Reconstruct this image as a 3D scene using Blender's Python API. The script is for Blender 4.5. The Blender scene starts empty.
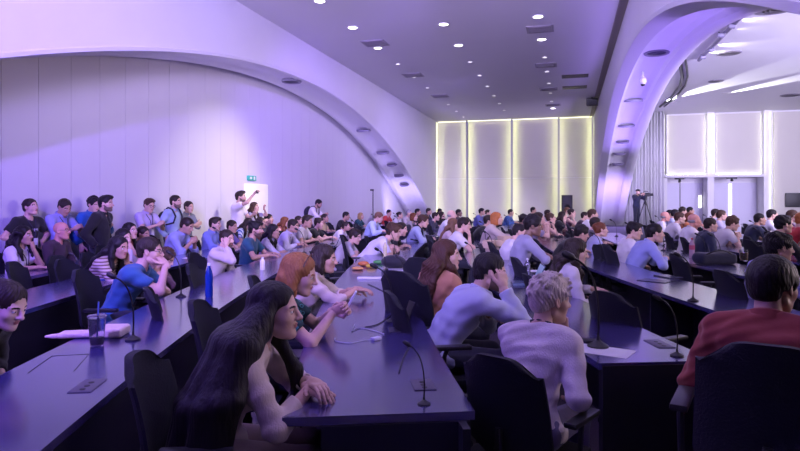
import bpy, bmesh, math, random
import numpy as np
from mathutils import Vector, Matrix
random.seed(7)
SC = bpy.context.scene
COL = SC.collection

# ------------------------------------------------------------------ camera, world, lights, exposure
F_PX = 600.0
YAW = math.atan(0.28)
CS, SN = math.cos(YAW), math.sin(YAW)
CAM_H = 1.6
cam_data = bpy.data.cameras.new('camera')
cam_data.sensor_width = 36.0
cam_data.lens = 36.0 * F_PX / 800.0
cam_data.shift_y = -(225.5 - 201.0) / 800.0
cam_data.clip_start = 0.05
cam = bpy.data.objects.new('camera', cam_data)
cam.location = (0, 0, CAM_H)
cam.rotation_euler = (math.pi / 2, 0, YAW)
COL.objects.link(cam)
SC.camera = cam

SC.view_settings.view_transform = 'Standard'
SC.view_settings.look = 'None'
SC.view_settings.gamma = 1.0
SC.view_settings.exposure = -0.15
SC.view_settings.use_curve_mapping = False
SC.cycles.use_denoising = True
SC.cycles.max_bounces = 6
SC.cycles.diffuse_bounces = 3
SC.cycles.glossy_bounces = 3
SC.cycles.transmission_bounces = 5
SC.cycles.transparent_max_bounces = 6
SC.cycles.sample_clamp_indirect = 4.0
SC.cycles.caustics_reflective = False
SC.cycles.caustics_refractive = False

world = bpy.data.worlds.new('world')
SC.world = world
world.use_nodes = True
world.node_tree.nodes['Background'].inputs[0].default_value = (0.20, 0.13, 0.50, 1)
world.node_tree.nodes['Background'].inputs[1].default_value = 0.05

def light(kind, loc, target, energy, color, size=1.0, size_y=None, spot=60, blend=0.8, name='hall_light', spread=None):
    ld = bpy.data.lights.new(name, kind)
    ld.energy = energy; ld.color = color
    if kind == 'AREA':
        ld.size = size
        if size_y: ld.shape = 'RECTANGLE'; ld.size_y = size_y
        if spread: ld.spread = math.radians(spread)
    elif kind == 'SPOT':
        ld.spot_size = math.radians(spot); ld.spot_blend = blend; ld.shadow_soft_size = size
    else:
        ld.shadow_soft_size = size
    o = bpy.data.objects.new(name, ld)
    o.location = loc
    if target is not None:
        o.rotation_euler = (Vector(target) - Vector(loc)).to_track_quat('-Z', 'Y').to_euler()
    COL.objects.link(o)
    return o

PURPLE = (0.30, 0.20, 1.0)
LAV = (0.58, 0.47, 1.0)
# purple wash on the left panels and the arches, stage light from the right, warm glow by the door
light('SPOT', (-2.4, -1.5, 5.2), (-7.2, 6.0, 2.5), 4200, (.24, .12, 1.0), .1, spot=112, blend=1.0, name='purple_wash')
light('SPOT', (-1.0, 9.0, 4.9), (-7.4, 17.0, 1.9), 2300, (.30, .17, 1.0), .05, spot=62, blend=1.0, name='purple_spot')
light('SPOT', (-1.6, 17.0, 4.9), (-7.0, 24.5, 1.6), 900, (.36, .24, 1.0), .05, spot=75, blend=1.0, name='purple_spot')
light('AREA', (-1.5, -1.0, 3.2), (-2.6, 9.0, 5.9), 640, (.66, .54, 1.0), 3.0, 1.0, name='ceiling_wash', spread=80)  # added unseen lamp standing in for light bounced onto the ceiling
light('AREA', (13.5, 9.0, 3.2), (-3, 9, 1.2), 700, (1.0, .76, .86), 6.0, 2.0, name='stage_light')
light('SPOT', (-3.2, 12.5, 5.2), (-7.5, 11.8, 1.0), 900, (1.0, .88, .76), .05, spot=58, blend=1.0, name='door_wash')
light('AREA', (12.0, 14.0, 5.0), (5.5, 28.0, 3.4), 330, (.76, .72, 1.0), 6.0, 1.5, name='bay_light', spread=120)
light('AREA', (10.5, 10.0, 3.0), (6.5, 19, 6.6), 1300, (.68, .60, 1.0), 6.0, 2.0, name='bay_uplight', spread=100)
light('SPOT', (3.2, 25.8, 5.27), (8.0, 16.5, 5.62), 11000, (1, 1, 1), .03, spot=17, blend=.4, name='streak')  # added unseen lamps, grazing the bay ceiling to form its bright streaks
light('SPOT', (4.9, 25.2, 5.27), (9.4, 18.0, 5.60), 8000, (1, 1, 1), .03, spot=14, blend=.4, name='streak')
light('SPOT', (1.75, 24.0, .4), (1.75, 27.5, 4.5), 420, (.45, .30, 1.0), .1, spot=120, blend=1.0, name='arch_uplight')
light('SPOT', (-6.7, 24.2, .5), (-6.7, 26.5, 4.0), 260, (.50, .40, 1.0), .1, spot=120, blend=1.0, name='arch_uplight')
light('SPOT', (1.75, 4.0, 3.2), (1.75, 17, 4.6), 1500, (.34, .20, 1.0), .1, spot=75, blend=1.0, name='arch_wash')  # unseen lamp added to turn the right arch violet, no fixture built
light('SPOT', (-2.6, 8.0, 4.4), (1.9, 18.0, 3.4), 420, (.40, .28, 1.0), .05, spot=56, blend=1.0, name='arch_side_wash')
o = light('AREA', (1.72, 15.0, 2.3), None, 85, (.36, .22, 1.0), .6, 13.0, name='arch_soffit_wash', spread=75); o.rotation_euler = (math.pi, 0, 0)  # added lamps without fixtures, lighting both arch undersides from below
o = light('AREA', (-6.75, 16.0, 2.4), None, 18, (.46, .34, 1.0), .5, 14.0, name='arch_soffit_wash', spread=75); o.rotation_euler = (math.pi, 0, 0)
light('SPOT', (-3.2, 0.6, 3.3), (-7.5, 7.0, 2.9), 800, (.20, .09, 1.0), .3, spot=84, blend=1.0, name='purple_low_wash')  # unseen lamp added to fill the arch's shade on the near left panels


# ------------------------------------------------------------------ pixel helpers (photo frame -> place)
def at(px, d, py=None, z=None):
    cx = (px - 400.0) * d / F_PX
    x = CS * cx - SN * d; y = SN * cx + CS * d
    if z is None:
        z = CAM_H - (py - 201.0) * d / F_PX if py is not None else 0.0
    return Vector((x, y, z))
def ondesk(px, py, z=0.76):
    return at(px, F_PX * (CAM_H - z) / (py - 201.0), z=z)
def xcol(px, y):
    a = (px - 400.0) / F_PX
    return y * (CS * a - SN) / (SN * a + CS)
CX0, CY0 = 36.8, 17.0
def ring(R, y):
    return CX0 - math.sqrt(R * R - (y - CY0) ** 2)
def hit(px, R, far=False):
    a = (px - 400) / F_PX; dx = CS * a - SN; dy = SN * a + CS
    A = dx * dx + dy * dy; B = -2 * (dx * CX0 + dy * CY0); C = CX0 ** 2 + CY0 ** 2 - R * R
    D = max(B * B - 4 * A * C, 0.0)
    r = (-B - math.sqrt(D)) / 2 / A
    if far or r < 1.0: r = (-B + math.sqrt(D)) / 2 / A
    return r

# ------------------------------------------------------------------ materials
def mat(name, color, rough=0.6, metal=0.0, spec=0.5, noise=None, bump=None, emit=None, alpha=None, trans=0.0, ior=1.45, coat=0.0, sheen=0.0):
    m = bpy.data.materials.new(name); m.use_nodes = True
    nt = m.node_tree; b = nt.nodes['Principled BSDF']
    b.inputs['Base Color'].default_value = (*color, 1)
    b.inputs['Roughness'].default_value = rough
    b.inputs['Metallic'].default_value = metal
    b.inputs['Specular IOR Level'].default_value = spec
    b.inputs['IOR'].default_value = ior
    b.inputs['Transmission Weight'].default_value = trans
    b.inputs['Coat Weight'].default_value = coat
    b.inputs['Sheen Weight'].default_value = sheen
    if emit:
        b.inputs['Emission Color'].default_value = (*emit[0], 1)
        b.inputs['Emission Strength'].default_value = emit[1]
    tc = nt.nodes.new('ShaderNodeTexCoord')
    if noise:
        scale, amt = noise[0], noise[1]
        n = nt.nodes.new('ShaderNodeTexNoise'); n.inputs['Scale'].default_value = scale; n.inputs['Detail'].default_value = 5
        nt.links.new(tc.outputs['Object'], n.inputs['Vector'])
        r = nt.nodes.new('ShaderNodeMix'); r.data_type = 'RGBA'
        r.inputs[6].default_value = (*[c * (1 - amt) for c in color], 1)
        r.inputs[7].default_value = (*[min(1, c * (1 + amt)) for c in color], 1)
        nt.links.new(n.outputs['Fac'], r.inputs[0]); nt.links.new(r.outputs[2], b.inputs['Base Color'])
    if bump:
        scale, st = bump[0], bump[1]
        n = nt.nodes.new('ShaderNodeTexNoise'); n.inputs['Scale'].default_value = scale; n.inputs['Detail'].default_value = 4
        mp = nt.nodes.new('ShaderNodeMapping')
        if len(bump) > 2: mp.inputs['Scale'].default_value = bump[2]
        nt.links.new(tc.outputs['Object'], mp.inputs[0]); nt.links.new(mp.outputs[0], n.inputs['Vector'])
        bp = nt.nodes.new('ShaderNodeBump'); bp.inputs['Strength'].default_value = st; bp.inputs['Distance'].default_value = 0.02
        nt.links.new(n.outputs['Fac'], bp.inputs['Height']); nt.links.new(bp.outputs[0], b.inputs['Normal'])
    return m
_mc = {}
def cmat(kind, color):
    k = (kind, tuple(round(c, 3) for c in color))
    if k in _mc: return _mc[k]
    if kind == 'skin':
        m = mat('skin', color, 0.48, noise=(14, 0.10), bump=(60, 0.05))
        b = m.node_tree.nodes['Principled BSDF']; b.inputs['Subsurface Weight'].default_value = 0.0
    elif kind == 'hair': m = mat('hair', color, 0.5, spec=.3, noise=(30, 0.35), bump=(55, 0.5, (1.0, 1.0, 0.10)))
    elif kind == 'cloth': m = mat('cloth', color, 0.85, noise=(9, 0.08), bump=(11, 0.25), sheen=0.15)
    elif kind == 'knit': m = mat('knit', color, 0.9, noise=(40, 0.1), bump=(150, 0.18, (1, 1, 0.35)), sheen=0.2)
    elif kind == 'gloss': m = mat('gloss', color, 0.25)
    else: m = mat(kind, color, 0.6)
    _mc[k] = m
    return m

def stripes(name, c1, c2, scale, axis=2, rough=0.85):
    m = mat(name, c1, rough, bump=(11, 0.5)); nt = m.node_tree; b = nt.nodes['Principled BSDF']
    tc = nt.nodes.new('ShaderNodeTexCoord'); w = nt.nodes.new('ShaderNodeTexWave')
    w.bands_direction = 'XYZ'[axis]; w.inputs['Scale'].default_value = scale; w.inputs['Distortion'].default_value = 1.0
    nt.links.new(tc.outputs['Object'], w.inputs['Vector'])
    r = nt.nodes.new('ShaderNodeValToRGB'); r.color_ramp.interpolation = 'CONSTANT'
    r.color_ramp.elements[0].color = (*c1, 1); r.color_ramp.elements[1].color = (*c2, 1); r.color_ramp.elements[1].position = 0.6
    nt.links.new(w.outputs['Color'], r.inputs[0]); nt.links.new(r.outputs[0], b.inputs['Base Color'])
    return m
def voronoi_print(name, c1, c2, scale):
    m = mat(name, c1, 0.85, bump=(11, 0.5)); nt = m.node_tree; b = nt.nodes['Principled BSDF']
    tc = nt.nodes.new('ShaderNodeTexCoord'); w = nt.nodes.new('ShaderNodeTexVoronoi'); w.inputs['Scale'].default_value = scale
    nt.links.new(tc.outputs['Object'], w.inputs['Vector'])
    r = nt.nodes.new('ShaderNodeValToRGB'); r.color_ramp.interpolation = 'CONSTANT'
    e = r.color_ramp.elements; e[0].color = (*c1, 1); e[1].color = (*c2, 1); e[1].position = 0.30
    x = e.new(0.42); x.color = (*c1, 1)
    nt.links.new(w.outputs['Distance'], r.inputs[0]); nt.links.new(r.outputs[0], b.inputs['Base Color'])
    return m

# ------------------------------------------------------------------ object helpers
def link(name, me, mats=None, parent=None, loc=None):
    o = bpy.data.objects.new(name, me); COL.objects.link(o)
    if mats:
        for m in (mats if isinstance(mats, (list, tuple)) else [mats]): me.materials.append(m)
    if parent is not None: o.parent = parent
    if loc is not None: o.location = loc
    return o
def tag(o, label=None, cat=None, group=None, kind=None):
    if label: o['label'] = label
    if cat: o['category'] = cat
    if group: o['group'] = group
    if kind: o['kind'] = kind
    return o
def empty(name, loc=(0, 0, 0), rz=0.0):
    o = bpy.data.objects.new(name, None); o.location = loc; o.rotation_euler = (0, 0, rz)
    o.empty_display_size = 0.1
    COL.objects.link(o); return o
def copy_tree(o, parent=None):
    c = o.copy(); COL.objects.link(c)
    if parent is not None: c.parent = parent
    for ch in list(o.children): copy_tree(ch, c)
    return c

class MB:
    def __init__(s): s.v = []; s.f = []; s.smooth = []
    def add(s, vs, fs, sm=False):
        n = len(s.v); s.v += [tuple(v) for v in vs]; s.f += [tuple(i + n for i in f) for f in fs]; s.smooth += [sm] * len(fs)
        return s
    def box(s, c, h, rot=None, bev=0.0):
        bm = bmesh.new(); bmesh.ops.create_cube(bm, size=2.0)
        for v in bm.verts: v.co = Vector((v.co.x * h[0], v.co.y * h[1], v.co.z * h[2]))
        if bev > 0: bmesh.ops.bevel(bm, geom=bm.edges[:], offset=bev, segments=2, affect='EDGES', profile=0.6)
        M = Matrix.Translation(Vector(c))
        if rot is not None: M = M @ (rot.to_4x4() if hasattr(rot, 'to_4x4') else rot)
        bm.verts.index_update()
        s.add([M @ v.co for v in bm.verts], [[v.index for v in f.verts] for f in bm.faces], bev > 0)
        bm.free(); return s
    def bx(s, x0, x1, y0, y1, z0, z1, bev=0.0):
        return s.box(((x0 + x1) / 2, (y0 + y1) / 2, (z0 + z1) / 2), (abs(x1 - x0) / 2, abs(y1 - y0) / 2, abs(z1 - z0) / 2), None, bev)
    def tube(s, pts, r, seg=8, caps=True):
        pts = [Vector(p) for p in pts]; n = len(pts)
        rs = r if isinstance(r, (list, tuple)) else [r] * n
        vs = []; prev = None
        for i, p in enumerate(pts):
            t = (pts[min(i + 1, n - 1)] - pts[max(i - 1, 0)])
            t = t.normalized() if t.length > 1e-9 else Vector((0, 0, 1))
            if prev is None:
                a = t.cross(Vector((0, 0, 1)));
                if a.length < 1e-3: a = t.cross(Vector((1, 0, 0)))
                a.normalize()
            else:
                a = (prev - t * prev.dot(t));
                if a.length < 1e-6: a = t.orthogonal()
                a.normalize()
            prev = a; b = t.cross(a)
            for k in range(seg):
                th = 2 * math.pi * k / seg
                vs.append(p + (a * math.cos(th) + b * math.sin(th)) * rs[i])
        fs = []
        for i in range(n - 1):
            for k in range(seg):
                k2 = (k + 1) % seg
                fs.append((i * seg + k, i * seg + k2, (i + 1) * seg + k2, (i + 1) * seg + k))
        if caps:
            fs.append(tuple(range(seg))[::-1]); fs.append(tuple((n - 1) * seg + k for k in range(seg)))
        return s.add(vs, fs, True)
    def lathe(s, c, prof, seg=20, M=None):
        vs = []; fs = []; n = len(prof)
        for (r, z) in prof:
            for k in range(seg):
                th = 2 * math.pi * k / seg
                v = Vector((r * math.cos(th), r * math.sin(th), z))
                if M is not None: v = M @ v
                vs.append(v + Vector(c))
        for i in range(n - 1):
            for k in range(seg):
                k2 = (k + 1) % seg
                fs.append((i * seg + k, i * seg + k2, (i + 1) * seg + k2, (i + 1) * seg + k))
        if prof[0][0] > 1e-6: fs.append(tuple(range(seg))[::-1])
        if prof[-1][0] > 1e-6: fs.append(tuple((n - 1) * seg + k for k in range(seg)))
        return s.add(vs, fs, True)
    def build(s, name, mats=None, parent=None, loc=None):
        me = bpy.data.meshes.new(name); me.from_pydata(s.v, [], s.f)
        me.polygons.foreach_set('use_smooth', s.smooth)
        me.validate(); me.update()
        o = link(name, me, mats, parent, loc)
        if any(s.smooth) :
            try: me.set_sharp_from_angle(angle=math.radians(40))
            except Exception: pass
        return o
def bez(p0, p1, p2, n=10):
    p0, p1, p2 = Vector(p0), Vector(p1), Vector(p2)
    return [(p0 * (1 - t) ** 2 + p1 * 2 * t * (1 - t) + p2 * t * t) for t in [i / n for i in range(n + 1)]]

# ------------------------------------------------------------------ the room
CEIL = 5.5; YB = 29.2; XL = -6.22; XP = -7.5; XR = 1.15; XR2 = 2.3; YF = -3.0; XE = 15.0
WHITE = (0.78, 0.77, 0.80)
m_wall = mat('wall_paint', WHITE, 0.7, noise=(1.5, 0.03))
m_panel = mat('wall_panel', (0.74, 0.73, 0.77), 0.6, noise=(2, 0.02))
m_ceil = mat('ceiling_paint', (0.70, 0.68, 0.74), 0.55, noise=(1.0, 0.03))
m_bayceil = mat('bay_ceiling_paint', (0.74, 0.73, 0.78), 0.5)
m_arch = mat('arch_paint', (0.76, 0.75, 0.80), 0.45)
m_dark = mat('dark_gap', (0.05, 0.045, 0.07), 0.7)
m_brown = mat('brown_cove', (0.30, 0.26, 0.26), 0.6)
m_floor = mat('carpet', (0.10, 0.085, 0.09), 0.95, noise=(60, 0.35), bump=(200, 0.4))

def arch_z(y, ap=4.62): return ap * (1 - ((y - 13.7) / 15.5) ** 2)
# floor, ceiling
tag(MB().bx(-8.6, XE + .1, YF, YB + 1.4, -0.1, 0.0).build('floor', m_floor), kind='structure')
tag(MB().bx(-6.3, 0.98, YF, YB + .2, CEIL, CEIL + .15).build('ceiling', m_ceil), kind='structure')
tag(MB().bx(XR2 - .1, XE, YF, YB + .2, CEIL, CEIL + .15).build('ceiling_bay', m_bayceil), kind='structure')
tag(MB().bx(0.96, XR + .05, YF, YB + .2, CEIL + .05, CEIL + .2).bx(0.96, 0.99, YF, YB, CEIL - .02, CEIL + .12).build('trim_1', m_brown), kind='structure')
# left panelled wall
mb = MB(); g = 0.007; y = YF; w = 0.601
y = -2.55
while y < YB:
    mb.bx(XP - .06, XP, y + g / 2, min(y + w, YB) - g / 2, 0.0, 5.0); y += w
tag(mb.build('wall_left', m_panel), kind='structure')
tag(MB().bx(XP - .14, XP - .075, YF, YB, 0, 5.0).build('wall_left_backing', mat('panel_joint', (.16, .14, .2), .8)), kind='structure')

def arch_wall(name, x0, x1, ap=4.62, sgn=1):
    """wall above the parabolic opening, x0..x1 thick, up to the ceiling"""
    n = 90; mbv = []; mbf = []
    ys = [YF + (YB - YF) * i / n for i in range(n + 1)]
    for yy in ys:
        z = max(0.0, arch_z(yy, ap))
        mbv += [(x0, yy, z), (x0, yy, CEIL + .1), (x1, yy, CEIL + .1), (x1, yy, z)]
    for i in range(n):
        a = i * 4; b = a + 4
        mbf += [(a, b, b + 1, a + 1), (a + 2, b + 2, b + 3, a + 3), (a + 3, b + 3, b, a), (a + 1, b + 1, b + 2, a + 2)]
    mbf += [(0, 1, 2, 3), (n * 4 + 3, n * 4 + 2, n * 4 + 1, n * 4)]
    return tag(MB().add(mbv, mbf).build(name, m_wall), kind='structure')
arch_wall('wall_left_upper', XL - 0.3, XL)
arch_wall('wall_right_upper', XR, XR2)

def arch_sweep(name, prof, flip=1):
    """prof: list of (x, inward offset from the parabola)"""
    n = 110; vs = []; fs = []
    th = [-1 + 2 * i / n for i in range(n + 1)]
    for t in th:
        yy = 13.7 + 15.5 * t; z = 4.62 * (1 - t * t)
        ty, tz = 15.5, -2 * 4.62 * t
        L = math.hypot(ty, tz); ny, nz = tz / L, -ty / L      # inward normal (down at apex)
        ny, nz = (tz / L, -ty / L)
        for (x, o) in prof:
            vs.append((x, yy + ny * o, z + nz * o))
    m = len(prof)
    for i in range(n):
        for k in range(m - 1):
            a = i * m + k; fs.append((a, a + 1, a + 1 + m, a + m))
    return tag(MB().add(vs, fs, True).build(name, m_arch), kind='structure')
# left arch: soffit from the hall face to the shadow gap against the panels
arch_sweep('trim_2', [(XL, -0.02), (XL + .02, 0.0), (XL + .015, 0.05), (XL - .04, 0.07), (XL - .10, 0.055), (XL - .16, 0.0), (XL - .35, -.03), (XL - .62, -.03), (XL - .80, 0.0),
                      (XL - .86, .05), (XL - .93, .07), (XL - .99, .05), (XL - 1.0, -.18), (XP + .0, -.18), (XP - .2, -.18)])
# right arch
arch_sweep('trim_3', [(XR, -0.02), (XR - .03, 0.0), (XR - .02, .06), (XR + .10, .10), (XR + .22, .13), (XR + .25, .05), (XR + .32, .01), (XR + .5, -.01), (XR + .72, .0),
                      (XR + .86, .02), (XR + .90, .10), (XR + .98, .13), (XR2 - .02, .13), (XR2 + .03, .10), (XR2 + .03, -.02)])

# fixtures set into the arch soffits
m_ring = mat('fixture_ring', (0.26, 0.24, 0.34), 0.5)
m_black = mat('black_plastic', (0.012, 0.012, 0.014), 0.45)
m_blk2 = mat('black_metal', (0.02, 0.02, 0.022), 0.35, metal=0.6)
m_chrome = mat('chrome', (0.7, 0.7, 0.72), 0.2, metal=1.0)
def soffit_frame(x, yy):
    t = (yy - 13.7) / 15.5; z = 4.62 * (1 - t * t); ty, tz = 15.5, -2 * 4.62 * t
    L = math.hypot(ty, tz)
    nrm = Vector((0, tz / L, -ty / L)); tan = Vector((0, ty / L, tz / L)); ax = Vector((1, 0, 0))
    return Vector((x, yy, z)), Matrix((ax, tan, nrm)).transposed()
def soffit_at(px, x):
    yy = (x / ((CS * (px - 400) / F_PX - SN) / (SN * (px - 400) / F_PX + CS)))
    return yy
for side, x, pts in (('left', XL - .48, [(291.6, 0, 'shallow vent'), (363.7, 0, 'shallow vent'), (383, 0, 'shallow vent'), (392, 1, 'deep socket'), (399, 1, 'deep socket'), (404.6, 1, 'deep socket')]),
                     ('right', XR + .58, [(649, 0, 'shallow vent'), (622, 0, 'shallow vent'), (620.5, 0, 'shallow vent'), (617.5, 1, 'deep socket'), (616.3, 1, 'deep socket'), (615, 1, 'deep socket')])):
    ysR = {649: 9.8, 622: 15.6, 620.5: 17.8, 617.5: 20.6, 616.3: 21.7, 615: 22.6}
    for i, (px, deep, what) in enumerate(pts):
        yy = soffit_at(px, x) if side == 'left' else {0: 13.1, 1: 17.5, 2: 19.7, 3: 21.1, 4: 22.1, 5: 23.0}[i]
        p, M = soffit_frame(x, yy)
        r = 0.20 if deep else 0.24
        root = empty('arch_spotlight' if deep else 'arch_vent', p + M @ Vector((0, 0, 0.0)))
        root.rotation_euler = M.to_euler()
        b = MB().lathe((0, 0, 0), [(r * .78, -.02), (r * .80, .03), (r, .035), (r * 1.04, .015), (r * 1.04, -.03)], 24)
        b.build('ring', m_ring if not deep else mat('deep_ring', (.16, .14, .22), .5), root)
        if deep:
            MB().lathe((0, 0, 0), [(0, -.02), (r * .3, -.015), (r * .79, .012), (r * .79, .0)], 24).build('socket', m_black, root)
            MB().lathe((0, 0.03, 0), [(0.05, .0), (.06, .05), (.045, .065), (0, .07)], 16).build('lamp', m_blk2, root)
        else:
            b = MB(); b.lathe((0, 0, 0), [(0, .004), (r * .78, .004)], 24)
            for k in range(5):
                b.lathe((0, 0, 0), [(r * (.15 + .13 * k), .006), (r * (.15 + .13 * k) + .008, .02), (r * (.15 + .13 * k) + .02, .006)], 24)
            b.build('grille', mat('vent_grey', (.10, .09, .15), .6), root)
        ordn = ['highest', 'second highest', 'third highest', 'upper', 'middle', 'lowest']
        tag(root, (f'{"round black recessed spotlight" if deep else "flat round grey vent"}, {ordn[i]} '
                   f'{"of three " if deep else ""}in the underside of the {side} arch'), 'spotlight' if deep else 'vent', f'round fittings in the {side} arch')

# back wall: lit panels between mullions
m_bpanel = mat('back_panel', (0.60, 0.58, 0.52), 0.6, noise=(1.2, 0.04))
m_led = mat('led_strip', (0.9, 0.95, 0.6), 0.5, emit=((0.95, 1.0, 0.46), 30))
m_ledw = mat('led_strip_white', (0.95, 0.95, 0.8), 0.5, emit=((1.0, 0.97, 0.60), 3))
m_mull = mat('mullion', (0.30, 0.30, 0.33), 0.4, metal=0.3)
zj = 2.69
tag(MB().bx(-8.0, XR2 + 2, YB + .05, YB + .2, 0, CEIL).build('wall_back', m_wall), kind='structure')
jx = [xcol(p, YB) for p in (437.5, 468, 512.4, 558.8, 592.5)]
for i in range(4):
    for (z0, z1) in ((0.0, zj - .012), (zj + .012, CEIL - .03)):
        tag(MB().bx(jx[i] + .02, jx[i + 1] - .02, YB - .04, YB + .05, z0, z1).build('wall_back_panel', m_bpanel), kind='structure')
mb = MB(); lb = MB()
for i, x in enumerate(jx):
    if i == 0: mb.bx(x - .02, x + .035, YB - .36, YB - .31, 0, CEIL)
    elif i == 4: mb.bx(x - .05, x + .03, YB - .36, YB - .31, 0, CEIL)
    else: mb.bx(x - .045, x + .045, YB - .36, YB - .31, 0, CEIL).bx(x - .012, x + .012, YB - .32, YB + .04, 0, CEIL)
    for sg in (-1, 1):
        if (i == 0 and sg < 0) or (i == 4 and sg > 0): continue
        lb.bx(x + sg * .014, x + sg * .036, YB - .309, YB - .30, 0.0, CEIL - .05)
tag(mb.build('trim_4', m_mull), kind='structure')
tag(lb.build('trim_led_strips', m_led), kind='structure')
tag(MB().bx(jx[0] + .06, jx[4], YB - .16, YB - .12, CEIL - .02, CEIL - .005).build('trim_led_top', m_ledw), kind='structure')
tag(MB().bx(jx[4], XR2 + .2, YB - .10, YB + .05, 0, CEIL).build('wall_back_right_strip', m_bpanel), kind='structure')
# wall piece left of the arch foot
tag(MB().bx(XP - .1, XL, YB - .06, YB + .05, 0, CEIL).build('wall_back_left_strip', m_wall), kind='structure')

# bay back wall, niches, ledge, columns
X0 = xcol(664, YB); X1 = xcol(707, YB); X2 = xcol(713.5, YB); X3 = xcol(763, YB); X4 = xcol(770, YB)
zl = 2.72; YN = YB + .9
tag(MB().bx(XR2, XE, YN, YN + .15, 0, CEIL).build('wall_back_bay', m_wall), kind='structure')
tag(MB().bx(XR2, X0 + .05, YB, YN, 0, CEIL).build('wall_back_bay_curtain_side', m_wall), kind='structure')
for (a, b_) in ((X1, X2), (X3, X4)):
    tag(MB().bx(a, b_, YB - .12, YN, 0, CEIL).build('trim_bay_column', m_wall), kind='structure')
tag(MB().bx(X0, X3 + .1, YB + .05, YN, zl, CEIL).build('wall_back_bay_upper', m_wall), kind='structure')
tag(MB().bx(X0, X3, YB - .20, YB + .10, zl - .08, zl + .05, .01).build('trim_5', m_arch), kind='structure')
for (a, b_, z0) in ((X0 + .12, X1 - .10, zl + .14), (X2 + .10, X3 - .12, zl + .14), (X4 + .14, X4 + 2.3, 0.0), (X4 + 2.45, X4 + 5.0, 0.0)):
    tag(MB().bx(a, b_, YB - .03, YB + .06, z0, CEIL - .08).build('wall_back_bay_panel', m_bpanel), kind='structure')
tag(MB().bx(X4, XE, YB + .05, YN, 0, CEIL).build('wall_back_bay_east', m_wall), kind='structure')
lb = MB(); mb = MB()
for (x, z0, sg) in ((X0 + .06, zl + .1, 1), (X1 - .0, zl + .1, -1), (X2 + .0, zl + .1, 1), (X3 - .0, zl + .1, -1), (X4 + .0, 0.1, 1), (X4 + 2.38, .1, 1), (X4 + 2.38, .1, -1)):
    lb.bx(x + sg * .005, x + sg * .03, YB - .165, YB - .155, z0, CEIL - .1)
    mb.bx(x - .02 + sg * .02, x + .02 + sg * .02, YB - .20, YB - .166, z0, CEIL - .05)
for (a, b_) in ((X0 + .1, X1 - .1), (X2 + .1, X3 - .1)): lb.bx(a, b_, YB - .12, YB - .10, zl + .055, zl + .065)
tag(mb.build('trim_bay_fins', m_wall), kind='structure')
m_ledb = mat('led_strip_bay', (0.95, 0.95, 0.8), 0.5, emit=((0.98, 1.0, 0.80), 9))
tag(lb.build('trim_led_bay', m_ledb), kind='structure')
# tv-like dark frame on the bay wall
# niche doors (pale lavender screens) and their tiny gap
m_niche = mat('niche_screen', (0.66, 0.64, 0.78), 0.6)
for i, (a, b_) in enumerate(((X0, X1), (X2, X3))):
    mid = a + (b_ - a) * (.45 if i == 0 else .44)
    tag(MB().bx(a + .02, mid - .02, YN - .08, YN, 0, zl - .3).bx(mid + .02, b_ - .02, YN - .08, YN, 0, zl - .3).build(f'door_{i + 1}', m_niche), kind='structure')
tag(MB().bx(X2 + (X3 - X2) * .44 - .06, X2 + (X3 - X2) * .44 + .05, YN - .10, YN - .085, 0.3, zl - .35).build('trim_led_niche', mat('niche_light', (1, 1, 1), .5, emit=((1.0, .97, .92), 2.5))), kind='structure')
tag(MB().bx(xcol(699.5, YN) - .06, xcol(699.5, YN) + .06, YN - .10, YN - .085, 1.3, 1.85).build('trim_led_niche', bpy.data.materials['niche_light']), kind='structure')
for i, px in enumerate((679.5, 731.5)):
    x = xcol(px, YB - .2); r = empty('niche_spotlight', (x, YB - .25, zl - .10))
    MB().bx(-.2, .2, -.05, .05, -.06, .0, .01).build('track', m_blk2, r)
    MB().tube([(0, 0, -.05), (0, -.02, -.16)], [.045, .06], 12).build('lamp_head', m_black, r)
    tag(r, f'dark spotlight track under the bay ledge above the {"first" if i == 0 else "second"} pale niche from the curtain', 'spotlight', 'niche spotlights')
# far right wall, out of the picture but closing the bay
tag(MB().bx(XE, XE + .1, YF, YB + 1, 0, CEIL).build('wall_right', m_wall), kind='structure')

# door of the left wall with exit sign
yd0 = (-7.45) / ((CS * (246 - 400) / F_PX - SN) / (SN * (246 - 400) / F_PX + CS)); yd1 = (-7.45) / ((CS * (268.5 - 400) / F_PX - SN) / (SN * (268.5 - 400) / F_PX + CS))
m_door = mat('door_white_glow', (0.86, 0.86, 0.78), 0.5, emit=((1.0, 0.97, 0.80), 0.30))  # emission puts the lit look into the door leaf
d = MB().bx(XP - .01, XP + .03, yd0, yd1, 0.0, 2.02, .004).build('door_3', m_door); tag(d, kind='structure')
MB().tube([(XP + .03, yd1 - .12, 1.0), (XP + .08, yd1 - .12, 1.0), (XP + .08, yd1 - .24, 1.0)], .012, 8).build('door_handle', m_chrome, d)
yo = (yd0 * .62 + yd1 * .38)
ex = tag(MB().bx(XP, XP + .05, yd0 + .12, yd0 + .50, 2.10, 2.22, .006).build('exit_sign', mat('exit_green', (0.05, 0.42, 0.28), 0.5, emit=((0.03, .45, .27), .15))),
    'small green emergency exit sign above the white door in the left wall', 'sign')
MB().bx(XP + .052, XP + .056, yd0 + .18, yd0 + .28, 2.13, 2.19).build('arrow_sign', mat('sign_white', (.8, .9, .85), .5), ex)
MB().bx(XP + .052, XP + .056, yd0 + .36, yd0 + .43, 2.12, 2.20).build('running_figure', bpy.data.materials['sign_white'], ex)

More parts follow.
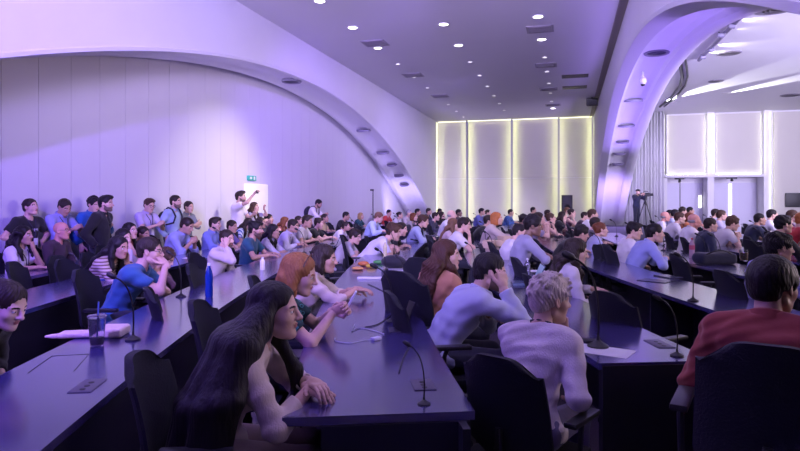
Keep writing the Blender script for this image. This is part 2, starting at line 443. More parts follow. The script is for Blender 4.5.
# ------------------------------------------------------------------ ceiling fixtures
m_lamp_on = mat('lamp_glow', (1, .98, .95), .5, emit=((1.0, .93, .90), 9.0))
m_lamp_dim = mat('lamp_dim', (1, .98, .95), .5, emit=((1.0, .9, .95), 1.6))
m_vent = mat('ceiling_vent', (0.20, 0.18, 0.22), 0.6)
m_trimring = mat('downlight_trim', (0.7, 0.68, 0.72), .4)
lamps = []
names_row = {-4.66: 'left', -2.64: 'middle', -0.61: 'right'}
for rx, rn in names_row.items():
    for k in range(-6, 9):
        yy = 13.0 + 1.86 * k
        if rx == -4.66: yy += -0.3
        if yy > YB - 1.5: continue
        big = (rx == -0.61 and k in (0, 1, 7)) or (rx != -0.61 and k in (0, 1)) or k < 0
        lamps.append((rx, rn, k, yy, big))
protoB = protoS = None
def lampname(k): return ['nearest in view', 'second', 'third', 'fourth', 'fifth', 'sixth', 'seventh', 'farthest', 'very last'][k] if k >= 0 else None
for (rx, rn, k, yy, big) in lamps:
    if k < 0 and not (rx != -0.61 and k >= -1): continue
    r = empty('ceiling_downlight', (rx, yy, CEIL))
    R = .115 if big else .07
    MB().lathe((0, 0, 0), [(R * .86, -.004), (R * .9, -.012), (R * 1.12, -.010), (R * 1.15, 0.0)], 20).build('trim_ring', m_trimring, r)
    MB().lathe((0, 0, 0), [(0, -.008), (R * .88, -.006)], 20).build('diffuser', m_lamp_on if big else m_lamp_dim, r)
    nm = lampname(k) or 'just out above the picture edge'
    tag(r, f'{"large bright" if big else "small dim"} round downlight, {nm} in the {rn} ceiling row', 'ceiling light', 'round downlights in the hall ceiling')
    if big:
        light('SPOT', (rx, yy, CEIL - .05), (rx, yy, 0), 12 if k < 0 else 85, (1.0, .88, .95), .1, spot=110, blend=.9, name='downlight')
vents = [(375, 43), (413, 75), (440, 96), (540, 29), (546, 65), (548.5, 89), (553, 105)]
for i, (px, py) in enumerate(vents):
    dd = F_PX * (CEIL - CAM_H) / (201 - py); p = at(px, dd, z=CEIL)
    r = empty('ceiling_vent', p)
    MB().bx(-.30, .30, -.28, .28, -.012, 0).build('frame', m_trimring if 0 else mat('vent_frame', (.33, .31, .36), .5), r)
    b = MB()
    for k in range(7): b.bx(-.25, .25, -.22 + .066 * k, -.19 + .066 * k, -.022, -.012)
    b.build('grille', m_vent, r)
    tag(r, f'square slatted ceiling vent beside the {"left" if i < 3 else "right"} downlight row, {["nearest", "second", "third", "nearest", "second", "third", "farthest"][i]} one', 'vent', 'square vents in the hall ceiling')
for i, (px, py) in enumerate(((575, 76), (574.6, 87.2))):
    dd = F_PX * (CEIL - CAM_H) / (201 - py); p = at(px, dd, z=CEIL)
    o = MB().bx(-.40, .40, -.26, .22, -.02, 0, .004).build('ceiling_grille', mat('grille_dark', (.035, .032, .04), .5), None, p)
    tag(o, f'long dark rectangular ceiling grille near the right arch, the {"nearer" if i == 0 else "farther"} of the pair', 'vent', 'dark rectangular ceiling grilles')
# bay ceiling: louvre rail with spots, curtain track, vents
def onceil(px, py, dz=0.0):
    return at(px, F_PX * (CEIL - dz - CAM_H) / (201 - py), z=CEIL - dz)
r = empty('lighting_rail', (0, 0, 0))
rp = [onceil(699, 60, .06), onceil(757, 0, .06)]
MB().tube([rp[0], rp[1], rp[1] + (rp[1] - rp[0]) * .4], .05, 8).build('rail', mat('rail_grey', (.22, .2, .3), .4), r)
tag(r, 'long grey lighting rail hung under the bright bay ceiling', 'lighting rail')
spots = []
for i, (px, py) in enumerate(((699, 57), (707.5, 50), (717, 35), (727.5, 26), (737, 14), (751, 5))):
    p = onceil(px + 2, py, .12)
    s_ = empty('rail_spotlight', p)
    MB().tube([(0, 0, .07), (0, 0, 0)], .012, 8).build('bracket', m_blk2, s_)
    MB().tube([(-.02, 0, 0), (.10, .03, .0)], [.045, .06], 12).build('lamp_head', mat('spot_grey', (.25, .23, .35), .4), s_)
    tag(s_, f'small grey spotlight on the bay lighting rail, number {["one", "two", "three", "four", "five", "six"][i]} counting from its far end', 'spotlight', 'spotlights on the bay rail')
    spots.append(p)
    light('SPOT', p + Vector((.12, 0, .02)), p + Vector((1.0, .25, .22)), 90, (1, .97, 1), .03, spot=70, blend=1.0, name='rail_spot')
tk = [onceil(660, 106), onceil(671, 97), onceil(680, 85), onceil(682, 76), onceil(680.5, 66), onceil(678.5, 57)]
b = MB(); b.tube([p - Vector((0, 0, .03)) for p in tk], .045, 8); b.tube([p + Vector((.16, 0, -.03)) for p in tk], .03, 8)
tag(b.build('curtain_track', m_blk2), 'curved double black curtain track on the bay ceiling beside the arch', 'curtain track')
for i, (px, py, w) in enumerate(((729, 53, .38), (775, 9, .5), (716, 81, .30), (744, 1, .3), (791, 95, .45))):
    p = onceil(px, py)
    r = empty('bay_ceiling_vent', p)
    MB().lathe((0, 0, 0), [(0, -.008), (w * .7, -.012), (w * .8, -.004), (w * .8, 0)], 24).build('plate', mat('vent_lilac', (.30, .28, .36), .6), r)
    b = MB()
    for k in range(1, 5): b.lathe((0, 0, 0), [(w * .16 * k, -.02), (w * .16 * k + .02, -.024), (w * .16 * k + .03, -.012)], 20)
    b.build('rings', m_vent, r)
    tag(r, 'round grey diffuser in the bay ceiling, ' + ['above the bright streaks near the rail', 'large one near the top picture edge', 'small one beside the curtain track', 'at the end of the lighting rail', 'over the far right panel of the back wall'][i], 'vent', 'round diffusers in the bay ceiling')
p = onceil(726, 93); r = empty('bay_downlight', p)
MB().lathe((0, 0, 0), [(0.10, -.01), (.13, -.012), (.15, 0)], 20).build('trim_ring', m_trimring, r)
MB().lathe((0, 0, 0), [(0, -.008), (.11, -.006)], 20).build('diffuser', m_lamp_on, r)
tag(r, 'single bright round downlight in the bay ceiling above the niches', 'ceiling light')
# dome camera on the arch soffit, security camera, hanging loudspeaker
p, M = soffit_frame(XR + .52, 14.9)
r = empty('dome_camera', p + Vector((0, 0, -.02)))
MB().tube([(0, 0, .02), (0, 0, -.12)], .02, 8).build('mount', m_trimring, r)
MB().lathe((0, 0, -.2), [(0, -.09), (.05, -.07), (.08, -.02), (.08, .05), (.03, .1)], 16).build('dome', m_trimring, r)
MB().lathe((0, 0, -.2), [(0, -.115), (.04, -.10), (.055, -.075)], 14).build('lens', m_black, r)
tag(r, 'white dome camera hanging from the underside of the right arch', 'camera')
p = at(592, 22.5, 102)
r = empty('ceiling_projector', (p.x, p.y, p.z))
MB().box((0, 0, 0), (.20, .26, .12), Matrix.Rotation(.25, 3, 'X'), .01).build('housing', m_black, r)
MB().tube([(0, 0, .1), (0, 0, CEIL - p.z)], .02, 8).build('mount', m_blk2, r)
tag(r, 'small black loudspeaker hanging from the ceiling edge beside the right arch', 'loudspeaker')
r = empty('ceiling_loudspeaker', onceil(729.5, 13, .35))
MB().box((0, 0, 0), (.10, .20, .12), Matrix.Rotation(-.5, 3, 'Z'), .01).build('housing', m_black, r)
MB().tube([(0, 0, .1), (0, 0, .35)], .015, 8).build('mount', m_blk2, r)
tag(r, 'black box loudspeaker hanging between the right arch and the lighting rail', 'loudspeaker')

# curtain: folded cloth hung from the bay ceiling next to the arch foot
m_curt = mat('curtain_cloth', (0.72, 0.72, 0.74), 0.9, bump=(6, .2))
c0 = at(624, 26.2, z=0); c1 = at(664, 26.0, z=0); vs = []; fs = []
n = 150; L = (c1 - c0).length; tdir = (c1 - c0).normalized(); nd = Vector((-tdir.y, tdir.x, 0))
for i in range(n + 1):
    s_ = i / n; ph = s_ * 2 * math.pi * 13
    off = .085 * math.sin(ph) + .04 * math.sin(ph * .37 + 1)
    for zz, k in ((.04, 1.15), (2.8, 1.0), (CEIL - .02, .8)):
        q = c0 + tdir * (L * s_) + nd * off * k; vs.append((q.x, q.y, zz))
for i in range(n):
    for k in range(2):
        a = i * 3 + k; fs.append((a, a + 3, a + 4, a + 1))
o = MB().add(vs, fs, True).build('curtain', m_curt)
sm = o.modifiers.new('solid', 'SOLIDIFY'); sm.thickness = .01
tag(o, 'tall white pleated curtain hanging between the right arch and the bay wall', 'curtain')

# ------------------------------------------------------------------ smooth-union surfaces (for bodies, hair and clothes)
V3 = lambda *a: np.array(a, dtype=np.float64)
def rotm(ax, ang):
    return np.array(Matrix.Rotation(ang, 3, ax))
class Sdf:
    def __init__(s): s.p = []
    def cap(s, a, b, ra, rb=None, k=.03, op='u'):
        s.p.append((op, 'c', np.array(a, float), np.array(b, float), ra, ra if rb is None else rb, k)); return s
    def ell(s, c, r, R=None, k=.03, op='u'):
        s.p.append((op, 'e', np.array(c, float), np.array(r, float), np.eye(3) if R is None else np.array(R), None, k)); return s
    def box(s, c, h, R=None, rr=.005, k=.01, op='u'):
        s.p.append((op, 'b', np.array(c, float), np.array(h, float), np.eye(3) if R is None else np.array(R), rr, k)); return s
    def cyl(s, a, b, r, k=.004, op='d'):
        s.p.append((op, 'y', np.array(a, float), np.array(b, float), r, r, k)); return s
    def grow(s, g):
        t = Sdf()
        for q in s.p:
            q = list(q)
            if q[1] == 'c': q[4] += g; q[5] += g
            elif q[1] in 'eb': q[3] = q[3] + g
            t.p.append(tuple(q))
        return t
    def xf(s, M, T=(0, 0, 0), sc=1.0):
        M = np.array(M); T = np.array(T, float); t = Sdf()
        for q in s.p:
            q = list(q); q[2] = M @ (q[2] * sc) + T
            if q[1] in 'cy': q[3] = M @ (q[3] * sc) + T; q[4] *= sc; q[5] *= sc
            else: q[3] = q[3] * sc; q[4] = M @ q[4]
            t.p.append(tuple(q))
        return t
    def __add__(s, o):
        t = Sdf(); t.p = s.p + o.p; return t
def _bounds(q):
    if q[1] in 'cy':
        r = max(q[4], q[5]); return np.minimum(q[2], q[3]) - r, np.maximum(q[2], q[3]) + r
    r = np.abs(q[4]) @ q[3]; return q[2] - r, q[2] + r
def _dist(q, P):
    if q[1] == 'c':
        a, b, ra, rb = q[2:6]; ab = b - a; L2 = ab @ ab + 1e-12
        t = np.clip(((P - a) @ ab) / L2, 0, 1)
        d = P - a - t[..., None] * ab
        return np.sqrt((d * d).sum(-1)) - (ra + (rb - ra) * t)
    if q[1] == 'y':
        a, b, r = q[2:5]; ab = b - a; L = math.sqrt(ab @ ab); u = ab / L
        t = (P - a) @ u; d = P - a - t[..., None] * u
        return np.maximum(np.sqrt((d * d).sum(-1)) - r, np.maximum(-t, t - L))
    Q = (P - q[2]) @ q[4]
    if q[1] == 'e':
        r = q[3]; k0 = np.sqrt(((Q / r) ** 2).sum(-1)); k1 = np.sqrt(((Q / (r * r)) ** 2).sum(-1)) + 1e-9
        return k0 * (k0 - 1.0) / k1
    h = q[3]; rr = q[5]; D = np.abs(Q) - (h - rr)
    return np.sqrt((np.maximum(D, 0) ** 2).sum(-1)) + np.minimum(D.max(-1), 0) - rr
def surface(sdf, vox, disp=None):
    us = [q for q in sdf.p if q[0] == 'u']
    lo = np.min([_bounds(q)[0] for q in us], 0) - 3 * vox; hi = np.max([_bounds(q)[1] for q in us], 0) + 3 * vox
    n = np.ceil((hi - lo) / vox).astype(int) + 1
    D = np.full(n, 1.0, dtype=np.float32)
    ax = [lo[i] + vox * np.arange(n[i]) for i in range(3)]
    for q in sdf.p:
        bl, bh = _bounds(q); k = max(q[6], 1e-4); m = k + 2.5 * vox
        i0 = np.clip(np.floor((bl - m - lo) / vox).astype(int), 0, n - 1); i1 = np.clip(np.ceil((bh + m - lo) / vox).astype(int) + 1, 1, n)
        if np.any(i1 <= i0): continue
        sl = tuple(slice(i0[i], i1[i]) for i in range(3))
        G = np.stack(np.meshgrid(*[ax[i][sl[i]] for i in range(3)], indexing='ij'), -1)
        d = _dist(q, G).astype(np.float32); A = D[sl]
        if q[0] == 'u':
            h = np.maximum(k - np.abs(A - d), 0) / k; D[sl] = np.minimum(A, d) - h * h * k * .25
        else:
            d = -d; h = np.maximum(k - np.abs(A - d), 0) / k; D[sl] = np.maximum(A, d) + h * h * k * .25
    if disp is not None:
        G = np.stack(np.meshgrid(*ax, indexing='ij'), -1); D = D + np.where(np.abs(D) < 4 * vox, disp(G), 0)
    return nets(D, lo, vox)
def nets(D, lo, vox):
    S = D < 0; n = D.shape
    C = np.zeros((n[0] - 1, n[1] - 1, n[2] - 1), dtype=np.int8)
    offs = [(i, j, k) for i in (0, 1) for j in (0, 1) for k in (0, 1)]
    for (i, j, k) in offs: C += S[i:n[0] - 1 + i, j:n[1] - 1 + j, k:n[2] - 1 + k]
    act = (C > 0) & (C < 8); idx = np.argwhere(act)
    if len(idx) == 0: return np.zeros((0, 3)), np.zeros((0, 4), int)
    vid = np.full(C.shape, -1, dtype=np.int64); vid[act] = np.arange(len(idx))
    I, J, K = idx.T; acc = np.zeros((len(idx), 3)); cnt = np.zeros(len(idx))
    for a in offs:
        for axis in range(3):
            if a[axis] == 1: continue
            b = list(a); b[axis] = 1
            da = D[I + a[0], J + a[1], K + a[2]]; db = D[I + b[0], J + b[1], K + b[2]]
            m = (da < 0) != (db < 0); t = np.where(m, da / np.where(m, da - db, 1), 0)
            p = np.tile(np.array(a, float), (len(idx), 1)); p[:, axis] = t
            acc += p * m[:, None]; cnt += m
    Vv = (idx + acc / cnt[:, None]) * vox + lo
    faces = []
    for axis in range(3):
        b, c = (axis + 1) % 3, (axis + 2) % 3
        sl0 = [slice(None)] * 3; sl1 = [slice(None)] * 3; sl0[axis] = slice(0, -1); sl1[axis] = slice(1, None)
        A = S[tuple(sl0)]; B = S[tuple(sl1)]; e = np.argwhere(A != B)
        ok = (e[:, b] > 0) & (e[:, c] > 0) & (e[:, b] < n[b] - 1) & (e[:, c] < n[c] - 1); e = e[ok]
        s = A[tuple(e.T)]
        def g(db, dc):
            q = e.copy(); q[:, b] -= db; q[:, c] -= dc; return vid[tuple(q.T)]
        F = np.stack([g(1, 1), g(0, 1), g(0, 0), g(1, 0)], 1)
        F[~s] = F[~s][:, ::-1]; faces.append(F)
    return Vv, np.concatenate(faces)
def mesh_np(name, Vv, F, mi=None):
    me = bpy.data.meshes.new(name)
    me.vertices.add(len(Vv)); me.vertices.foreach_set('co', np.asarray(Vv, dtype=np.float32).ravel())
    me.loops.add(len(F) * 4); me.loops.foreach_set('vertex_index', np.asarray(F, dtype=np.int32).ravel())
    me.polygons.add(len(F)); me.polygons.foreach_set('loop_start', np.arange(0, len(F) * 4, 4, dtype=np.int32))
    me.polygons.foreach_set('loop_total', np.full(len(F), 4, dtype=np.int32))
    me.polygons.foreach_set('use_smooth', np.ones(len(F), dtype=bool))
    if mi is not None: me.polygons.foreach_set('material_index', np.asarray(mi, dtype=np.int32))
    me.update(calc_edges=True)
    return me

# ------------------------------------------------------------------ heads, hair, hands: built once in their own frame
# head frame: x to the face, y to the left ear, z up; chin at -0.118, crown at +0.118
def head_sdf(fem=False, old=False):
    s = Sdf(); j = 0.92 if fem else 1.0
    s.ell((-.014, 0, .034), (.098, .077, .084), k=.03)
    s.ell((.030, 0, -.030), (.060, .060 * j, .080), k=.035)
    s.ell((.038, 0, -.074), (.048, .047 * j, .038), k=.03)
    s.cap((.0, .052 * j, -.068), (.066, .018, -.098), .016, .014, k=.03); s.cap((.0, -.052 * j, -.068), (.066, -.018, -.098), .016, .014, k=.03)
    s.ell((.078, 0, -.100), (.018, .020 * j, .015), k=.02)
    for g in (1, -1):
        s.cap((.080, g * .012, .024), (.068, g * .046, .022), .010 if not fem else .007, .008, k=.02)
        s.ell((.056, g * .040, -.024), (.022, .022, .022), k=.035)
        s.ell((.098, g * .031, .004), (.017, .018, .011), k=.018, op='d')
        s.ell((.0755, g * .031, .004), (.0145, .0150, .0135), k=.001)
        s.cap((.0800, g * .019, .0125), (.0780, g * .045, .0115), .0045, .004, k=.004)
        s.cap((.0820, g * .020, -.0050), (.0785, g * .043, -.0045), .0032, .003, k=.004)
        s.ell((-.004, g * .078, -.004), (.018, .009, .032), rotm('Y', -.25) @ rotm('Z', g * -.35), k=.006)
        s.ell((.002, g * .086, -.002), (.009, .006, .017), rotm('Y', -.25), k=.006, op='d')
        s.ell((.098, g * .0125, -.029), (.011, .0085, .008), k=.008)
    s.cap((.086, 0, .018), (.112, 0, -.024), .0085, .0105, k=.014)
    s.ell((.112, 0, -.026), (.011, .011, .0095), k=.008)
    s.ell((.089, 0, -.0525), (.013, .023, .0062), k=.006)
    s.ell((.087, 0, -.0640), (.0135, .020, .0070), k=.006)
    s.cap((.103, -.018, -.0580), (.103, .018, -.0580), .0022, k=.003, op='d')
    return s
def head_mats(Vv, F, opts):
    """0 skin 1 lips 2 hair 3 eye white 4 iris"""
    c = Vv[F].mean(1); mi = np.zeros(len(F), int); x, y, z = c.T; ay = np.abs(y)
    front = x > .05
    mi[front & (ay < .021 - .5 * np.abs(z + .058)) & (z > -.070) & (z < -.048) & (x > .088)] = 1
    zb = .0245 - (ay - .031) ** 2 * 6
    mi[front & (ay > .013) & (ay < .052) & (np.abs(z - zb) < .0042)] = 2
    de = np.sqrt((x - .0755) ** 2 + (ay - .031) ** 2 + (z - .004) ** 2)
    mi[(de < .0158) & (np.abs(z - .004) < .0062) & (x > .080)] = 3
    mi[(de < .0160) & (np.abs(z - .004) < .0056) & (x > .082) & (np.abs(ay - .031) < .0058)] = 4
    if opts.get('beard'):
        b = (z < -.052 + .035 * np.clip((.05 - x) / .05, 0, 1)) & (x > .004) & (z > -.125)
        b &= ~((x > .08) & (ay < .020) & (z > -.068) & (z < -.050)) & ~((x > .07) & (z > -.044) & (ay < .04)) & ~((z > -.048) & (x > .045) & (x < .1) & (ay < .055))
        mi[b & (mi == 0)] = 5
        mi[(z < -.042) & (z > -.050) & (x > .088) & (ay < .026)] = 5
    return mi
_hc = {}
def head_mesh(fem, beard, lod):
    k = (fem, beard, lod)
    if k not in _hc:
        v = {0: .0034, 1: .0075, 2: .013}[lod]
        s = head_sdf(fem)
        Vv, F = surface(s, v)
        _hc[k] = (Vv, F, head_mats(Vv, F, {'beard': beard}))
    return _hc[k]
def folds(lod):
    A = 1.0 if lod == 0 else .8
    def d(G):
        x, y, z = G[..., 0], G[..., 1], G[..., 2]
        w = np.sin(7 * y + 5 * z) * 1.3 + np.sin(9 * x - 4 * y)
        return (A * (.0042 * np.sin(34 * z + 18 * x + 2.2 * w) + .0034 * np.sin(52 * x - 30 * z + 16 * y + 3 * w) + .0022 * np.sin(95 * z + 40 * y + 4 * w))).astype(np.float32)
    return d
def long_hair(style, hc, Rh, N, Rt2, lod, fem=True):
    s = hair_sdf(style).xf(Rh, hc); s.p = [q for q in s.p if q[0] == 'u']
    L = {'long': .26, 'longdark': .30, 'straight': .34, 'wavy': .22, 'bob': 0.0}[style]
    hp = lambda *a: hc + Rh @ V3(*a)
    np_ = lambda *a: N + Rt2 @ V3(*a)
    if style == 'bob':
        for y in (-.055, 0, .055): s.cap(hp(-.07, y, -.04), hp(-.085, y * 1.1, -.135), .045, .030, k=.04)
        for g in (1, -1): s.cap(hp(-.01, g * .084, -.05), hp(.012, g * .082, -.120), .028, .018, k=.03)
    else:
        for y in (-.062, -.02, .022, .064):
            a, b, c, d_ = hp(-.064, y, -.03), np_(-.095, y * 1.1, .045), np_(-.124, y * 1.1, -.10), np_(-.132, y * 1.0, -L)
            s.cap(a, b, .044, .036, k=.04); s.cap(b, c, .036, .030, k=.03); s.cap(c, d_, .030, .016, k=.03)
        for g in (1, -1):
            a, b, c, d_ = hp(-.012, g * .084, -.04), np_(.015, g * .110, .055), np_(.090, g * .112, -.03), np_(.135, g * .100, -L * .62)
            s.cap(a, b, .028, .030, k=.03); s.cap(b, c, .030, .028, k=.03); s.cap(c, d_, .028, .014, k=.03)
        if style == 'wavy':
            rr = random.Random(5)
            for i in range(30):
                q = hp(rr.uniform(-.13, .03), rr.choice((1, -1)) * rr.uniform(.05, .13), rr.uniform(-.24, .06)); s.ell(q, (.032, .032, .036), k=.02)
    s.ell(hp(.112, 0, -.022), (.078, .080, .108), Rh, k=.008, op='d')
    v = {0: .0062, 1: .0105, 2: .017}[lod]
    def dd(G):
        Q = (G - hc) @ Rh; return strand(.0022)(Q)
    return surface(s, v, dd if lod < 2 else None)
def strand(amp, f=230):
    def d(G):
        x, y, z = G[..., 0], G[..., 1], G[..., 2]
        a = np.arctan2(y, x + .02)
        return (amp * np.sin(a * 26 + 9 * np.sin(z * 28)) + amp * .6 * np.sin(a * 47 + x * 60 + 2) + amp * .8 * np.sin(z * 90 + a * 5)).astype(np.float32)
    return d
def hair_sdf(style):
    s = Sdf(); FACE = lambda: s.ell((.110, 0, -.022), (.078, .080, .106), k=.008, op='d')
    EARS = lambda: [s.ell((.010, g * .092, -.012), (.024, .022, .036), k=.006, op='d') for g in (1, -1)]
    NECK = lambda z=-.085: s.box((0, 0, z - .1), (.3, .3, .1), k=.01, op='d')
    if style in ('short', 'crop', 'quiff', 'curly', 'messy', 'round'):
        g = {'short': .010, 'crop': .004, 'quiff': .009, 'curly': .017, 'messy': .016, 'round': .020}[style]
        s.ell((-.016, 0, .036), (.098 + g, .077 + g * .8, .084 + g), k=.02)
        s.ell((-.058, 0, -.028), (.047 + g * .5, .062, .050), k=.03)
        if style == 'quiff':
            s.ell((.045, 0, .108), (.052, .052, .026), rotm('Y', .2), k=.03); s.ell((.072, .01, .098), (.026, .045, .024), k=.02)
        if style == 'curly':
            rr = random.Random(3)
            for i in range(70):
                a = rr.uniform(0, 6.28); e = rr.uniform(-.1, 1.5)
                s.ell((-.016 + .110 * math.cos(e) * math.cos(a), .088 * math.cos(e) * math.sin(a), .036 + .097 * math.sin(e)), (.014, .014, .014), k=.010)
        if style == 'messy':
            s.ell((.06, .02, .095), (.04, .05, .028), k=.02); s.ell((-.06, -.02, .10), (.05, .05, .03), k=.02)
        FACE(); EARS(); s.box((.06, 0, -.09), (.10, .2, .075), k=.01, op='d'); NECK(-.07)
    elif style in ('long', 'longdark', 'straight', 'wavy', 'bob'):
        s.ell((-.018, 0, .036), (.110, .087, .095), k=.02)
        s.ell((-.055, 0, -.045), (.060, .080, .085), k=.03)
        for g in (1, -1): s.cap((-.010, g * .076, .03), (-.020, g * .084, -.09), .020, .026, k=.03)
        FACE()
    elif style in ('bun', 'ponytail', 'updo'):
        s.ell((-.016, 0, .036), (.106, .084, .092), k=.02)
        s.ell((-.058, 0, -.020), (.046, .062, .050), k=.03)
        if style == 'bun': s.ell((-.115, 0, .055), (.036, .038, .036), k=.01)
        if style == 'ponytail':
            s.ell((-.118, 0, .045), (.022, .024, .024), k=.01); s.cap((-.125, 0, .04), (-.150, 0, -.16), .028, .018, k=.02)
        if style == 'updo': s.ell((-.085, 0, .05), (.055, .06, .06), k=.02)
        FACE(); EARS(); NECK(-.075)
    elif style == 'pixie':
        s.ell((-.020, 0, .040), (.110, .088, .094), k=.02)
        s.ell((.020, .02, .098), (.072, .062, .038), rotm('Y', .25), k=.03)
        s.ell((-.066, 0, -.020), (.046, .064, .060), k=.03)
        rr = random.Random(8)
        for i in range(46):
            a = rr.uniform(0, 6.28); e = rr.uniform(-.2, 1.45)
            p = np.array((-.02 + .106 * math.cos(e) * math.cos(a), .084 * math.cos(e) * math.sin(a), .04 + .096 * math.sin(e)))
            q = p + np.array((.028 if p[2] > .05 else -.004, rr.uniform(-.012, .012), -.016 if p[2] < .06 else .012))
            s.cap(p, q, .014, .006, k=.010)
        s.ell((.114, 0, -.035), (.074, .078, .096), k=.008, op='d'); EARS(); NECK(-.078)
    elif style == 'fringe':     # bald with a rim
        s.ell((-.030, 0, -.005), (.085, .080, .045), k=.02)
        s.ell((.06, 0, .05), (.13, .06, .12), k=.01, op='d'); s.ell((.108, 0, -.040), (.09, .1, .098), k=.008, op='d'); EARS()
    elif style == 'cap':
        s.ell((-.012, 0, .045), (.108, .086, .085), k=.01); s.ell((.125, 0, .045), (.06, .06, .008), k=.01)
        s.box((0, 0, -.03), (.3, .3, .055), k=.005, op='d')
    return s
_rc = {}
def hair_mesh(style, lod):
    k = (style, lod)
    if k not in _rc:
        v = {0: .0042, 1: .0085, 2: .015}[lod]
        amp = {'curly': .004, 'messy': .003, 'pixie': .002, 'crop': .0006, 'round': .0007, 'wavy': .0035}.get(style, .0018)
        _rc[k] = surface(hair_sdf(style), v, strand(amp) if lod < 2 and style != 'curly' else None)
    return _rc[k]
# hand frame: x along the fingers from the wrist, z out of the back of the hand, y towards the thumb (left hand mirrored)
def hand_sdf(pose):
    s = Sdf()
    s.box((.045, 0, 0), (.045, .038, .0135), rr=.012, k=.012); s.cap((-.03, 0, 0), (.02, 0, 0), .024, .026, k=.02)
    curl = {'relaxed': (.25, .45, .3), 'fist': (1.25, 1.5, .9), 'flat': (.05, .1, .05), 'hold': (.75, .95, .5), 'point': (1.2, 1.5, .9), 'soft': (.5, .8, .5)}[pose]
    for i, (y, L, r) in enumerate(((.029, .070, .0090), (.010, .078, .0094), (-.010, .073, .0090), (-.028, .057, .0080))):
        p = V3(.086 - abs(i - 1) * .004, y, 0); a = 0.0; segs = (L * .48, L * .30, L * .24); fan = (1 - i) * .05 + .02
        cs = curl if not (pose == 'point' and i == 0) else (.05, .05, .05)
        for j in range(3):
            a += cs[j] * (1 + .12 * i)
            q = p + segs[j] * V3(math.cos(a) * math.cos(fan), math.cos(a) * math.sin(fan), -math.sin(a))
            s.cap(p, q, r * (1 - .06 * j), r * (1 - .06 * (j + 1)), k=.003); p = q
    if pose in ('fist', 'point', 'hold'):
        pts = ((.020, .032, -.008), (.052, .048, -.026), (.078, .030, -.040), (.092, .012, -.040))
    else:
        pts = ((.018, .030, -.004), (.045, .056, -.014), (.072, .070, -.020), (.094, .074, -.024))
    for j in range(3): s.cap(pts[j], pts[j + 1], .0135 - .0018 * j, .0118 - .0014 * j, k=.006)
    return s
_dc = {}
def hand_mesh(pose, lod):
    k = (pose, lod)
    if k not in _dc: _dc[k] = surface(hand_sdf(pose), {0: .0036, 1: .006, 2: .011}[lod])
    return _dc[k]
def xfm(Vv, M, T, sc=1.0, mirror=False):
    W = Vv.copy() * sc
    if mirror: W[:, 1] *= -1
    return W @ np.array(M).T + np.array(T)

# ------------------------------------------------------------------ people
def unit(v):
    v = np.array(v, float); return v / (np.linalg.norm(v) + 1e-9)
def frame(x, z):
    x = unit(x); z = np.array(z, float); z = unit(z - x * (z @ x)); y = np.cross(z, x); return np.stack([x, y, z], 1)
def two_bone(S, W, L1, L2, pole):
    d = W - S; D = np.linalg.norm(d); mx = (L1 + L2) * .995
    if D > mx: W = S + d / D * mx; d = W - S; D = mx
    u = d / D; a = (L1 * L1 - L2 * L2 + D * D) / (2 * D); h = math.sqrt(max(L1 * L1 - a * a, 0))
    p = np.array(pole, float); p = p - u * (p @ u); p = unit(p)
    return S + u * a + p * h, W
# arm presets: wrist (x, |y|, z, relative to 'body', 'head' or 'abs'), pole, finger direction, back-of-hand direction, hand pose
ARMS = {
    'desk':  (('abs', .40, .14, .80), (.1, .8, -.7), (.9, -.42, -.05), (0, .1, 1), 'relaxed'),
    'fold':  (('abs', .37, -.02, .81), (.2, .9, -.5), (.25, -1, 0), (.2, 0, 1), 'relaxed'),
    'lap':   (('abs', .28, .12, .66), (-.5, .9, -.6), (.85, -.5, -.15), (0, .2, 1), 'relaxed'),
    'chin':  (('head', .11, .02, -.165), (.35, .35, -1), (-.15, -.05, .9), (.95, 0, .2), 'fist'),
    'mouth': (('head', .155, .035, -.10), (.35, .3, -1), (-.65, -.15, .55), (.75, .3, .6), 'soft'),
    'cheek': (('head', .045, .095, -.15), (.5, .5, -1), (.05, -.12, 1), (.25, .95, 0), 'relaxed'),
    'temple': (('head', .085, .105, -.07), (.5, .5, -1), (-.2, -.3, 1), (.5, .8, 0), 'soft'),
    'phone': (('abs', .40, .06, .86), (.0, .8, -.9), (.75, -.35, .55), (.2, .8, -.3), 'hold'),
    'phonehi': (('abs', .40, .05, .93), (.0, .7, -1), (.75, -.30, .55), (.2, .8, -.3), 'hold'),
    'reach': (('abs', .56, .05, .83), (-.2, .8, -.5), (1, .0, -.1), (0, 0, 1), 'relaxed'),
    'type':  (('abs', .42, .10, .80), (-.1, .9, -.6), (1, -.1, -.15), (0, 0, 1), 'soft'),
    'cross': (('body', .20, -.10, -.20), (.1, .9, -.5), (.1, -1, .1), (1, 0, .1), 'relaxed'),
    'hang':  (('body', .03, .24, -.50), (-.6, .5, 0), (.1, 0, -1), (.2, 1, 0), 'relaxed'),
    'front': (('body', .30, .05, -.20), (-.1, .8, -.9), (.8, -.3, .5), (.2, .8, .3), 'hold'),
    'raise': (('body', .36, .10, .22), (.1, .8, -.6), (.6, 0, .8), (-.3, 0, .9), 'hold'),
    'raise2': (('body', .22, .16, .12), (.1, .8, -.6), (.2, 0, 1), (-.6, .3, .2), 'hold'),
    'hips':  (('body', .08, .17, -.36), (-.4, 1, 0), (.6, -.4, -.5), (.2, 1, .2), 'relaxed'),
    'camera': (('body', .30, .08, .02), (-.1, .7, -.9), (.7, -.2, .6), (.2, .8, .2), 'hold'),
}
SKIN = {'light': (.62, .40, .31), 'pale': (.70, .49, .40), 'tan': (.48, .29, .21), 'dark': (.20, .115, .08), 'red': (.62, .30, .24)}
